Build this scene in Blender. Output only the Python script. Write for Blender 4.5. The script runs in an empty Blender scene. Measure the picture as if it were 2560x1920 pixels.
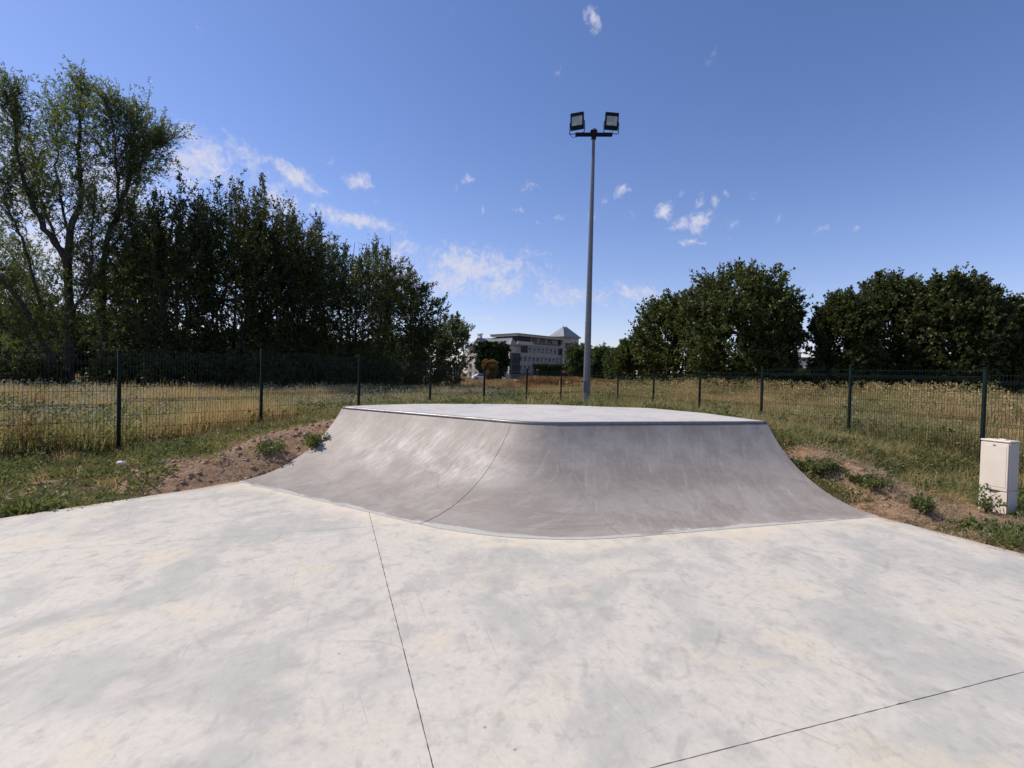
import bpy, math, random
import numpy as np
from mathutils import Vector, Matrix

rnd = random.Random(7)
PI = math.pi
scene = bpy.context.scene
COL = scene.collection

# ------------------------------------------------------------------ camera
PITCH, ROLL, CAM_H, FOC = math.radians(1.09), math.radians(1.5), 1.55, 1280.0
cp, sp, cr, sr = math.cos(PITCH), math.sin(PITCH), math.cos(ROLL), math.sin(ROLL)
FW = Vector((0, cp, -sp))
RT = cr * Vector((1, 0, 0)) + sr * Vector((0, sp, cp))
UP = -sr * Vector((1, 0, 0)) + cr * Vector((0, sp, cp))
cam_data = bpy.data.cameras.new('camera')
cam_data.sensor_width = 36
cam_data.lens = 18
cam_data.clip_start = 0.05
cam_data.clip_end = 9000
cam = bpy.data.objects.new('camera', cam_data)
COL.objects.link(cam)
mw = Matrix((RT, UP, -FW)).transposed().to_4x4()
mw.translation = Vector((0, 0, CAM_H))
cam.matrix_world = mw
scene.camera = cam


def ray(px, py):
    """direction from the camera through a point of the 2560x1920 photograph"""
    return FW + ((px - 1280) / FOC) * RT + ((960 - py) / FOC) * UP


def aty(px, py, y):
    d = ray(px, py)
    t = y / d.y
    return Vector((d.x * t, y, CAM_H + d.z * t))


# ------------------------------------------------------------------ light
SUN_AZ = Vector((-0.95, 0.22)).normalized()      # horizontal direction towards the sun
SUN_EL = math.radians(48)
sd = Vector((SUN_AZ.x * math.cos(SUN_EL), SUN_AZ.y * math.cos(SUN_EL), math.sin(SUN_EL)))
sun_data = bpy.data.lights.new('sun', 'SUN')
sun_data.energy = 4.9
sun_data.angle = math.radians(0.5)
sun_data.color = (1.0, 0.91, 0.80)
sun = bpy.data.objects.new('sun', sun_data)
COL.objects.link(sun)
sun.rotation_euler = sd.to_track_quat('Z', 'Y').to_euler()

scene.view_settings.view_transform = 'Standard'
scene.view_settings.look = 'None'
scene.view_settings.gamma = 1
scene.view_settings.exposure = 0.0
scene.view_settings.use_curve_mapping = False
scene.cycles.use_denoising = True
scene.cycles.max_bounces = 8
scene.cycles.transparent_max_bounces = 8
scene.cycles.sample_clamp_indirect = 6

world = bpy.data.worlds.new('World')
scene.world = world
world.use_nodes = True


class NT:
    """small helper for writing node trees"""
    def __init__(self, nt):
        self.nt = nt
        nt.nodes.clear()

    def n(self, typ, ins=None, **props):
        nd = self.nt.nodes.new(typ)
        for k, v in props.items():
            setattr(nd, k, v)
        for k, v in (ins or {}).items():
            s = nd.inputs[k]
            if isinstance(v, bpy.types.NodeSocket):
                self.nt.links.new(v, s)
            elif isinstance(v, bpy.types.Node):
                self.nt.links.new(v.outputs[0], s)
            else:
                if isinstance(v, (tuple, list)) and s.type == 'RGBA' and len(v) == 3:
                    v = (*v, 1)
                s.default_value = v
        return nd

    def math(self, op, a, b=0.0, clamp=False):
        return self.n('ShaderNodeMath', {0: a, 1: b}, operation=op, use_clamp=clamp).outputs[0]

    def vm(self, op, a, b=(0, 0, 0), scale=None):
        ins = {0: a}
        if op not in ('SCALE', 'LENGTH', 'NORMALIZE'):
            ins[1] = b
        nd = self.n('ShaderNodeVectorMath', ins, operation=op)
        if scale is not None:
            nd.inputs['Scale'].default_value = scale
        return nd

    def noise(self, vec, scale, detail=4, rough=0.55, dist=0.0):
        return self.n('ShaderNodeTexNoise', {'Vector': vec, 'Scale': scale, 'Detail': detail,
                                             'Roughness': rough, 'Distortion': dist}).outputs[0]

    def rng(self, v, a, b, c=0.0, d=1.0, smooth=True):
        return self.n('ShaderNodeMapRange', {0: v, 1: a, 2: b, 3: c, 4: d},
                      interpolation_type='SMOOTHSTEP' if smooth else 'LINEAR').outputs[0]

    def mix(self, f, a, b, blend='MIX'):
        nd = self.n('ShaderNodeMix', data_type='RGBA', blend_type=blend)
        for idx, v in ((0, f), (6, a), (7, b)):
            s = nd.inputs[idx]
            if isinstance(v, bpy.types.NodeSocket):
                self.nt.links.new(v, s)
            else:
                if isinstance(v, (tuple, list)) and len(v) == 3:
                    v = (*v, 1)
                s.default_value = v
        return nd.outputs[2]


# clouds: (px, py, half width, half height, tilt deg, strength) seen from the skate park, turned into azimuth / elevation
CLOUDS = [
    (520, 400, 90, 42, -25, 1.0), (735, 443, 85, 22, -22, .95), (690, 500, 70, 40, -10, .8), (650, 470, 50, 45, 0, .5),
    (895, 455, 42, 20, -8, .9), (875, 548, 100, 19, -7, 1.0), (960, 565, 40, 18, 0, .7), (1170, 447, 16, 13, 30, .7), (1140, 470, 12, 10, 20, .3),
    (1160, 665, 110, 44, 0, 1.0), (1130, 705, 70, 30, 0, .85), (1255, 672, 90, 40, 0, .75), (1250, 715, 60, 30, 0, .9), (1370, 705, 60, 50, 0, .42), (1330, 640, 60, 30, 0, .3),
    (1480, 50, 26, 24, 40, .95), (1395, 175, 14, 18, -40, .42), (1782, 142, 24, 12, 60, .25),
    (1555, 484, 22, 14, 30, .95), (1508, 494, 30, 8, 5, .45), (1663, 527, 24, 20, 0, 1.0), (1700, 560, 34, 14, 20, .75),
    (1752, 553, 42, 22, 20, .95), (1703, 487, 9, 12, 0, .5), (1750, 495, 12, 22, 0, .55), (1790, 498, 14, 20, 20, .55),
    (1817, 478, 9, 10, 20, .45), (1882, 486, 14, 12, 20, .4), (1810, 565, 45, 12, 0, .3), (1725, 602, 34, 10, -5, .75),
    (1485, 540, 14, 10, 0, .6), (1590, 735, 90, 22, -3, .75), (1545, 715, 40, 22, -40, .35), (1215, 793, 42, 7, -5, .7),
    (470, 345, 80, 30, -20, .7), (610, 385, 60, 22, -25, .7), (1010, 700, 60, 40, 0, .8), (980, 640, 40, 26, 0, .8), (780, 590, 60, 16, -5, .6), (1420, 740, 120, 24, 0, .7), (1330, 470, 40, 14, 10, .35),
    (820, 405, 22, 12, -30, .3), (560, 335, 22, 14, -30, .35), (1010, 620, 45, 30, -20, .65), (940, 505, 12, 10, 0, .4),
    (1210, 528, 10, 8, 0, .5), (1300, 525, 26, 7, 0, .45), (1400, 545, 24, 8, 0, .4), (1340, 560, 16, 8, 0, .25), (1580, 536, 34, 10, 5, .25),
    (1940, 543, 10, 8, 0, .4), (2050, 578, 28, 8, 20, .35), (2130, 570, 14, 8, 30, .3), (2385, 558, 14, 8, 0, .22),
    (120, 640, 260, 150, 0, 1.0), (260, 480, 190, 110, 10, 1.0), (60, 470, 130, 150, 0, 1.0), (470, 420, 90, 60, -20, .9), (450, 600, 130, 110, 0, .8), (60, 850, 200, 70, 0, .7), (330, 800, 160, 60, 0, .5),
    (1830, 602, 14, 8, 0, .3), (1520, 760, 120, 10, 0, .3), (500, 75, 60, 30, 40, .12), (1125, 20, 30, 20, 40, .15), (2540, 230, 40, 14, 20, .12),
    (-300, 500, 300, 120, 0, .6), (-700, 650, 260, 100, 0, .6), (2900, 600, 60, 20, 0, .4), (3300, 520, 120, 30, 10, .5),
]


def build_world():
    t = NT(world.node_tree)
    gen = t.n('ShaderNodeTexCoord').outputs['Generated']
    sky = t.n('ShaderNodeTexSky', sky_type='NISHITA')
    sky.sun_disc = False
    sky.sun_elevation = SUN_EL
    sky.sun_rotation = math.atan2(SUN_AZ.x, SUN_AZ.y)
    sky.air_density = 1.0
    sky.dust_density = 0.35
    sky.ozone_density = 2.2
    d = t.vm('NORMALIZE', gen).outputs[0]
    sx = t.n('ShaderNodeSeparateXYZ', {0: d})
    az = t.math('ARCTAN2', sx.outputs[0], sx.outputs[1])
    el = t.math('ARCSINE', sx.outputs[2])
    co = t.n('ShaderNodeCombineXYZ', {0: az, 1: el, 2: 0.0}).outputs[0]
    warp = t.n('ShaderNodeTexNoise', {'Vector': co, 'Scale': 26.0, 'Detail': 3.0})
    wv = t.vm('SCALE', t.vm('SUBTRACT', warp.outputs[1], (.5, .5, .5)).outputs[0], scale=0.035).outputs[0]
    cw = t.vm('ADD', co, wv).outputs[0]
    F = None
    for (px, py, hw, hh, tilt, st) in CLOUDS:
        r = ray(px, py).normalized()
        a0, e0 = math.atan2(r.x, r.y), math.asin(r.z)
        k = abs(r.y) / FOC
        a = hw * k * (abs(r.y)) * 1.25
        b = hh * k * 1.35
        o = t.vm('SUBTRACT', cw, (a0, e0, 0)).outputs[0]
        o = t.n('ShaderNodeVectorRotate', {'Vector': o, 'Angle': -math.radians(tilt)}, rotation_type='Z_AXIS').outputs[0]
        o = t.vm('MULTIPLY', o, (1 / a, 1 / b, 0)).outputs[0]
        ln = t.n('ShaderNodeVectorMath', {0: o}, operation='LENGTH').outputs['Value']
        f = t.math('MULTIPLY', t.math('SUBTRACT', 1.15, ln, True), st)
        F = f if F is None else t.math('MAXIMUM', F, f)
    n1 = t.noise(cw, 44.0, 7, 0.62)
    n2 = t.noise(cw, 120.0, 5, 0.6)
    n = t.math('ADD', t.math('MULTIPLY', n1, 0.6), t.math('MULTIPLY', n2, 0.4))
    gate = t.rng(F, 0.02, 0.22)
    dens = t.rng(t.math('ADD', F, t.math('MULTIPLY', t.math('SUBTRACT', n, 0.5), 2.9)), 0.10, 1.25)
    dens = t.math('MULTIPLY', t.math('MULTIPLY', dens, gate), 0.9)
    tint = t.mix(1.0, sky.outputs[0], (1.0, 1.0, 1.24), 'MULTIPLY')
    tint = t.mix(t.rng(el, 0.0, 0.55), t.mix(1.0, tint, (1.22, 1.09, 1.04), 'MULTIPLY'), tint)
    # the blue of this sky is paler towards the sun
    hs = t.n('ShaderNodeHueSaturation', {'Saturation': 1.04, 'Value': 1.08, 'Color': tint}).outputs[0]
    cloud = (6.3, 6.3, 7.4)
    colr = t.mix(dens, hs, cloud)
    bg = t.n('ShaderNodeBackground', {'Color': colr, 'Strength': 0.11})
    t.n('ShaderNodeOutputWorld', {'Surface': bg})


build_world()


# ------------------------------------------------------------------ materials
def mat(name):
    m = bpy.data.materials.new(name)
    m.use_nodes = True
    return m, NT(m.node_tree)


def finish(t, base, rough=0.8, bump=None, bstr=0.2, bdist=0.01, metal=0.0, spec=0.5, trans=None, extra=None):
    ins = {'Base Color': base, 'Roughness': rough, 'Metallic': metal, 'Specular IOR Level': spec}
    if extra:
        ins.update(extra)
    if bump is not None:
        ins['Normal'] = t.n('ShaderNodeBump', {'Height': bump, 'Strength': bstr, 'Distance': bdist}).outputs[0]
    p = t.n('ShaderNodeBsdfPrincipled', ins)
    out = p.outputs[0]
    if trans is not None:
        tr = t.n('ShaderNodeBsdfTranslucent', {'Color': trans[1]})
        mx = t.n('ShaderNodeMixShader', {0: trans[0], 1: out, 2: tr.outputs[0]})
        out = mx.outputs[0]
    t.n('ShaderNodeOutputMaterial', {'Surface': out})


def plain(name, c, rough=0.6, metal=0.0, var=0.12, scale=8.0, bstr=0.0, spec=0.5):
    m, t = mat(name)
    co = t.n('ShaderNodeTexCoord').outputs['Object']
    n = t.noise(co, scale, 5)
    c2 = tuple(max(0, x * (1 - var)) for x in c)
    c3 = tuple(min(1, x * (1 + var)) for x in c)
    col = t.mix(t.rng(n, .3, .7), c2, c3)
    finish(t, col, rough, bump=n if bstr else None, bstr=bstr, metal=metal, spec=spec)
    return m


def concrete(name, base, blue, cream, bstr=0.12, dust=False):
    m, t = mat(name)
    co = t.n('ShaderNodeTexCoord').outputs['Object']
    rot = t.n('ShaderNodeMapping', {'Vector': co, 'Rotation': (0, 0, 0.32), 'Scale': (1, 1, 1)}).outputs[0]
    st1 = t.vm('MULTIPLY', t.n('ShaderNodeMapping', {'Vector': co, 'Rotation': (0, 0, 0.34)}).outputs[0], (1.25, .9, 1)).outputs[0]
    big = t.noise(st1, 0.95, 5, .6, .6)
    mid = t.noise(st1, 2.7, 6, .62, .4)
    fine = t.noise(rot, 30, 5, .6)
    vf = t.noise(rot, 160, 3, .6)
    st2 = t.vm('MULTIPLY', t.n('ShaderNodeMapping', {'Vector': co, 'Rotation': (0, 0, 1.234)}).outputs[0], (1.3, 3.6, 1)).outputs[0]
    trow = t.noise(st2, 3.0, 6, .6, .5)
    c = t.mix(t.rng(big, .44, .62), base, blue)
    c = t.mix(t.math('MULTIPLY', t.rng(mid, .50, .68), .8), c, tuple(x * .86 for x in blue))
    cr_ = t.noise(t.vm('ADD', rot, (13, 4, 0)).outputs[0], 1.5, 5, .6, .3)
    c = t.mix(t.math('MULTIPLY', t.rng(cr_, .53, .68), .75), c, cream)
    pk = t.noise(t.vm('ADD', rot, (3, 24, 0)).outputs[0], 2.2, 4, .6, .3)
    c = t.mix(t.math('MULTIPLY', t.rng(pk, .55, .7), .45), c, (base[0] * 1.04, base[1] * .985, base[2] * .99))
    c = t.mix(t.math('MULTIPLY', t.rng(trow, .54, .72), .35), c, tuple(x * .8 for x in blue))
    c = t.mix(t.math('MULTIPLY', t.rng(trow, .44, .28), .3), c, tuple(min(.9, x * 1.12) for x in base))
    c = t.mix(t.math('MULTIPLY', t.rng(fine, .35, .75), .34), c, tuple(x * .74 for x in base))
    m8 = t.noise(st1, 9.0, 8, .72, .2)
    c = t.mix(t.math('MULTIPLY', t.rng(m8, .50, .68), .5), c, tuple(x * .74 for x in blue))
    c = t.mix(t.math('MULTIPLY', t.rng(m8, .46, .28), .35), c, tuple(min(.9, x * 1.1) for x in base))
    fl = t.noise(st2, 22.0, 3, .6, .0)
    c = t.mix(t.math('MULTIPLY', t.rng(fl, .66, .74), .30), c, (.25, .24, .23))
    # hairline scratches in two directions
    for ang, sc, th in ((1.24, (0.42, 34, 1), .69), (1.30, (.5, 27, 1), .70), (1.12, (.6, 44, 1), .71), (2.6, (.9, 40, 1), .735), (.75, (1.2, 38, 1), .735)):
        sv = t.n('ShaderNodeMapping', {'Vector': co, 'Rotation': (0, 0, ang)}).outputs[0]
        sv = t.vm('MULTIPLY', sv, sc).outputs[0]
        s = t.noise(sv, 1.6, 1.5, .5)
        c = t.mix(t.math('MULTIPLY', t.rng(s, th + .012, th + .05), .26), c, (.25, .24, .23))
    for off, sc2, wd in (((5, 1, 0), .55, .0035), ((9, 14, 0), .8, .004), ((22, 3, 0), .35, .003)):
        wn = t.noise(t.vm('ADD', co, off).outputs[0], sc2, 1.0, .4)
        ln = t.rng(t.math('ABSOLUTE', t.math('SUBTRACT', wn, .5)), wd, wd * .4)
        gt = t.rng(t.noise(t.vm('ADD', co, off).outputs[0], 1.7, 4, .6), .52, .66)
        c = t.mix(t.math('MULTIPLY', t.math('MULTIPLY', ln, gt), .30), c, (.27, .25, .235))
    # small chips, droppings and tyre specks
    vo = t.n('ShaderNodeTexVoronoi', {'Vector': st1, 'Scale': 4.2, 'Randomness': 1.0})
    gate = t.math('GREATER_THAN', t.n('ShaderNodeSeparateColor', {0: vo.outputs['Color']}).outputs[0], .55)
    sp_ = t.math('MULTIPLY', t.rng(t.math('ADD', vo.outputs['Distance'], t.math('MULTIPLY', t.math('SUBTRACT', fine, .5), .10)), .05, .028), gate)
    c = t.mix(t.math('MULTIPLY', sp_, .6), c, (.16, .15, .14))
    if dust:
        # cream cement bloom round the ramp foot and tan soil dust blown over the slab edges
        def line(px, py, nx, ny):
            o = t.vm('SUBTRACT', co, (px, py, 0)).outputs[0]
            return t.n('ShaderNodeVectorMath', {0: o, 1: (nx, ny, 0)}, operation='DOT_PRODUCT').outputs['Value']
        fd = t.math('MAXIMUM', line(-3.68, 6.92, -.530, -.848), line(4.33, 5.95, .306, -.952))
        fd = t.math('MAXIMUM', fd, t.math('ADD', line(.2, 4.80, -.11, -.994), 0.0))
        w1 = t.noise(t.vm('ADD', co, (31, 7, 0)).outputs[0], 1.3, 6, .65)
        w2 = t.noise(co, 5.0, 6, .7)
        bl = t.math('MULTIPLY', t.rng(t.math('ADD', fd, t.math('MULTIPLY', t.math('SUBTRACT', w1, .5), .9)), .42, .0), t.rng(w2, .3, .6))
        c = t.mix(t.math('MULTIPLY', bl, .8), c, (.68, .60, .45))
        dl = line(-3.929, 6.462, -.804, .595)
        dr = line(4.35, 5.86, .925, .379)
        ed = t.math('MAXIMUM', dl, dr)
        du = t.rng(t.math('ADD', ed, t.math('MULTIPLY', t.math('SUBTRACT', w2, .5), .30)), -.16, .02)
        c = t.mix(t.math('MULTIPLY', du, t.rng(w1, .35, .6, .1, .75)), c, (.42, .31, .21))
    h = t.math('ADD', t.math('MULTIPLY', fine, .5), t.math('MULTIPLY', vf, .25))
    h = t.math('ADD', h, t.math('MULTIPLY', trow, .9))
    rough = t.rng(mid, .3, .7, .5, .72, False)
    finish(t, c, rough, bump=h, bstr=bstr, bdist=.012, spec=.35)
    return m


M_SLAB = concrete('pale_concrete', (.575, .538, .455), (.44, .43, .378), (.62, .55, .41), dust=True)
M_DECK = concrete('deck_concrete', (.585, .55, .485), (.49, .475, .44), (.61, .56, .48), .08)


def ramp_material():
    m, t = mat('ramp_concrete')
    uv = t.n('ShaderNodeUVMap', uv_map='UVMap').outputs[0]
    s = t.n('ShaderNodeSeparateXYZ', {0: uv})
    u, v = s.outputs[0], s.outputs[1]
    w = t.noise(uv, 1.2, 3)
    slant = t.n('ShaderNodeMapping', {'Vector': uv, 'Rotation': (0, 0, .35), 'Scale': (1, 1, 1)}).outputs[0]
    streak = t.n('ShaderNodeMapping', {'Vector': slant, 'Scale': (7, .9, 1)}).outputs[0]
    st = t.noise(streak, 2.4, 6, .65, .3)
    st2 = t.noise(t.n('ShaderNodeMapping', {'Vector': slant, 'Scale': (26, 2.2, 1)}).outputs[0], 2.2, 5, .65, .2)
    blot = t.noise(uv, 2.1, 6, .6, .3)
    fine = t.noise(uv, 45, 5, .65)
    base = t.mix(t.rng(blot, .35, .68), (.265, .234, .198), (.352, .318, .274))
    base = t.mix(t.math('MULTIPLY', t.rng(st, .5, .72), .5), base, (.43, .395, .36))
    base = t.mix(t.math('MULTIPLY', t.rng(st2, .58, .76), .45), base, (.185, .155, .15))
    base = t.mix(t.math('MULTIPLY', t.rng(fine, .45, .75), .38), base, (.2, .175, .17))
    med = t.noise(uv, 13, 8, .72)
    base = t.mix(t.math('MULTIPLY', t.rng(med, .5, .7), .4), base, (.22, .19, .185))
    base = t.mix(t.math('MULTIPLY', t.rng(med, .48, .3), .35), base, (.42, .375, .36))
    # chalky wheel marks high on the left-hand bank, plus its sunlit sheen painted in
    up = t.math('MULTIPLY', t.rng(v, .75, 1.25), t.rng(v, 1.95, 1.7))
    lf = t.math('MULTIPLY', t.rng(u, .5, 1.4), t.rng(u, 3.6, 3.15))
    rub_sheen = t.math('MULTIPLY', t.math('MULTIPLY', up, lf), t.rng(t.math('ADD', t.math('MULTIPLY', st2, .62), t.math('MULTIPLY', blot, .38)), .44, .66))
    base = t.mix(t.math('MULTIPLY', rub_sheen, .6), base, (.64, .595, .56))
    # olive stains
    ol = t.noise(t.vm('ADD', uv, (7, 3, 0)).outputs[0], 1.6, 5, .6)
    base = t.mix(t.math('MULTIPLY', t.rng(ol, .56, .72), .4), base, (.27, .25, .2))
    for off, sc2, wd in (((5, 1, 0), .8, .006), ((9, 14, 0), 1.1, .006), ((2, 8, 0), .6, .005)):
        wn = t.noise(t.vm('ADD', uv, off).outputs[0], sc2, 1.0, .4)
        ln = t.rng(t.math('ABSOLUTE', t.math('SUBTRACT', wn, .5)), wd, wd * .3)
        gt = t.rng(t.noise(t.vm('ADD', uv, off).outputs[0], 2.0, 4, .6), .48, .64)
        base = t.mix(t.math('MULTIPLY', t.math('MULTIPLY', ln, gt), .26), base, (.15, .13, .125) if off[0] != 9 else (.38, .345, .32))
    # ragged feather of pale slab cement lapping onto the foot
    e = t.noise(t.n('ShaderNodeMapping', {'Vector': uv, 'Scale': (.7, 2.5, 1)}).outputs[0], 2.2, 6, .62)
    e2 = t.noise(uv, 60, 3, .6)
    lim = t.math('ADD', t.math('MULTIPLY', t.math('SUBTRACT', e, .40), .5), t.math('MULTIPLY', t.math('SUBTRACT', e2, .5), .05))
    foot = t.rng(t.math('SUBTRACT', v, lim), .035, .0, 0, 1)
    fcol = t.mix(t.rng(fine, .4, .7), (.43, .42, .385), (.56, .52, .46))
    base = t.mix(foot, base, fcol)
    h = t.math('ADD', t.math('MULTIPLY', fine, .35), t.math('ADD', st2, t.math('MULTIPLY', foot, .6)))
    rough = t.rng(st, .3, .7, .52, .68, False)
    finish(t, base, rough, bump=h, bstr=.16, bdist=.01, spec=.32)
    return m


M_RAMP = ramp_material()
M_DARKJ = plain('dark_joint_bed', (.14, .115, .10), .9, var=.3, scale=30)  # dark concrete of the bed below the slab and ramp joints
M_MORTAR = plain('mortar', (.42, .375, .355), .85, var=.15, scale=40)


def galv(name, c=(.42, .44, .46), rough=.42, metal=.85, spec=.5):
    m, t = mat(name)
    co = t.n('ShaderNodeTexCoord').outputs['Object']
    vo = t.n('ShaderNodeTexVoronoi', {'Vector': co, 'Scale': 38.0}).outputs['Color']
    v = t.n('ShaderNodeSeparateColor', {0: vo}).outputs[0]
    n = t.noise(co, 3.0, 5)
    col = t.mix(t.rng(v, 0, 1, 0, 1, False), tuple(x * .8 for x in c), tuple(x * 1.12 for x in c))
    col = t.mix(t.math('MULTIPLY', t.rng(n, .5, .75), .4), col, tuple(x * .65 for x in c))
    finish(t, col, t.rng(n, .3, .7, rough - .08, rough + .12, False), metal=metal, bump=n, bstr=.05, spec=spec)
    return m


M_GALV = galv('galvanised_steel', (.115, .118, .128), .42, 0.0, .6)
M_COPING = galv('worn_coping_steel', (.20, .19, .19), .42, .45)
M_GREEN = plain('dark_green_powder_coat', (.004, .013, .011), .6, var=.25, spec=.15)
M_BLACK = plain('black_powder_coat', (.006, .006, .010), .6, var=.2, spec=.2)
M_CREAM = plain('cream_polyester', (.66, .585, .485), .55, var=.04, scale=5, bstr=.02)
M_DKSLOT = plain('dark_slot', (.10, .07, .07), .7)
M_RED = plain('red_cap', (.45, .06, .03), .5)


def glass_mat():
    m, t = mat('floodlight_glass')
    co = t.n('ShaderNodeTexCoord').outputs['Object']
    n = t.noise(co, 7, 3)
    c = t.mix(t.rng(n, .35, .65), (.20, .25, .25), (.36, .40, .39))
    finish(t, c, .12, spec=.8)
    return m


M_FGLASS = glass_mat()


def leaf_mat(name, c1, c2, c3, rough=.5, trans=.25, tcol=None, spec=.5):
    m, t = mat(name)
    r = t.n('ShaderNodeNewGeometry').outputs['Random Per Island']
    co = t.n('ShaderNodeTexCoord').outputs['Object']
    n = t.noise(co, .55, 3)
    c = t.mix(r, c1, c2)
    c = t.mix(t.rng(n, .48, .66), c, c3)
    tc = tcol or tuple(min(1, x * 1.6) for x in c2)
    finish(t, c, rough, trans=(trans, tc), spec=spec)
    return m


M_LEAF_DARK = leaf_mat('dark_leaves', (.012, .019, .006), (.075, .092, .024), (.038, .050, .014), .5, .18, (.15, .18, .03), .3)
M_LEAF_OLIVE = leaf_mat('olive_leaves', (.018, .026, .007), (.095, .120, .028), (.055, .074, .018), .5, .2, (.17, .2, .03), .3)
M_LEAF_WILLOW = leaf_mat('willow_leaves', (.020, .032, .012), (.11, .135, .048), (.055, .075, .026), .55, .3, (.24, .31, .07), .3)
M_LEAF_PALE = leaf_mat('pale_leaves', (.04, .055, .024), (.16, .18, .09), (.10, .12, .05), .5, .3, (.2, .25, .08))
M_LEAF_FAR = leaf_mat('far_leaves', (.018, .034, .010), (.036, .06, .016), (.026, .044, .012), .7, .1, (.05, .09, .02), .2)
M_LEAF_CEDAR = leaf_mat('feathery_leaves', (.035, .055, .02), (.07, .1, .03), (.055, .08, .03), .6, .2, (.12, .18, .04), .2)
M_LEAF_RUST = leaf_mat('rust_leaves', (.16, .09, .03), (.25, .14, .05), (.12, .1, .03), .7, .2, None, .2)
M_WEED = leaf_mat('weed_leaves', (.050, .072, .018), (.150, .165, .055), (.12, .125, .045), .55, .3, (.22, .26, .06), .3)
M_DRY = leaf_mat('dry_grass', (.36, .26, .11), (.62, .48, .25), (.40, .31, .13), .8, .4, (.62, .46, .2), .15)
M_ORANGE = leaf_mat('rusty_dry_grass', (.18, .095, .04), (.30, .17, .07), (.22, .14, .05), .8, .2, (.36, .2, .08), .15)
M_OLGRASS = leaf_mat('half_dry_grass', (.15, .15, .05), (.36, .31, .15), (.23, .21, .08), .75, .4, (.42, .38, .14), .2)
M_FLOWER = leaf_mat('white_petals', (.36, .33, .23), (.58, .54, .42), (.5, .47, .38), .8, .2, (.6, .6, .5), .2)
M_STRAW = leaf_mat('straw', (.22, .16, .09), (.38, .30, .19), (.3, .22, .13), .85, .1, None, .1)


def bark(name, c=(.05, .042, .034)):
    m, t = mat(name)
    co = t.n('ShaderNodeTexCoord').outputs['Object']
    mp = t.n('ShaderNodeMapping', {'Vector': co, 'Scale': (9, 9, 1.6)}).outputs[0]
    n = t.noise(mp, 2.0, 6, .7)
    col = t.mix(t.rng(n, .35, .7), tuple(x * .6 for x in c), tuple(x * 1.5 for x in c))
    finish(t, col, .9, bump=n, bstr=.6, bdist=.03, spec=.2)
    return m


M_BARK = bark('bark')
M_BARK_GREY = bark('grey_bark', (.085, .072, .065))


def ground_material():
    m, t = mat('earth_and_grass')
    co = t.n('ShaderNodeTexCoord').outputs['Object']
    at = t.n('ShaderNodeAttribute', attribute_name='cover')
    a = t.n('ShaderNodeSeparateColor', {0: at.outputs['Color']})
    dirt, green = a.outputs[0], a.outputs[1]
    n1 = t.noise(co, 1.1, 6, .6)
    n2 = t.noise(co, 9, 6, .65)
    n3 = t.noise(co, 42, 5, .7)
    n4 = t.noise(co, .12, 4, .6)
    cd = t.mix(t.rng(n2, .35, .7), (.25, .155, .095), (.38, .255, .16))
    cd = t.mix(t.math('MULTIPLY', t.rng(n3, .5, .7), .6), cd, (.15, .088, .052))
    cd = t.mix(t.math('MULTIPLY', t.rng(n1, .5, .7), .5), cd, (.36, .26, .17))
    cg = t.mix(t.rng(n2, .4, .66), (.05, .05, .02), (.15, .11, .06))
    cg = t.mix(t.rng(n3, .55, .75), cg, (.04, .06, .018))
    cf = t.mix(t.rng(n1, .38, .68), (.15, .105, .05), (.085, .075, .03))
    cf = t.mix(t.math('MULTIPLY', t.rng(n4, .45, .65), .6), cf, (.19, .11, .05))
    c = t.mix(green, cf, cg)
    c = t.mix(t.rng(t.math('ADD', dirt, t.math('MULTIPLY', t.math('SUBTRACT', n2, .5), .5)), .4, .62), c, cd)
    h = t.math('ADD', n2, t.math('MULTIPLY', n3, .6))
    finish(t, c, .95, bump=h, bstr=.8, bdist=.05, spec=.1)
    return m


M_GROUND = ground_material()


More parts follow.
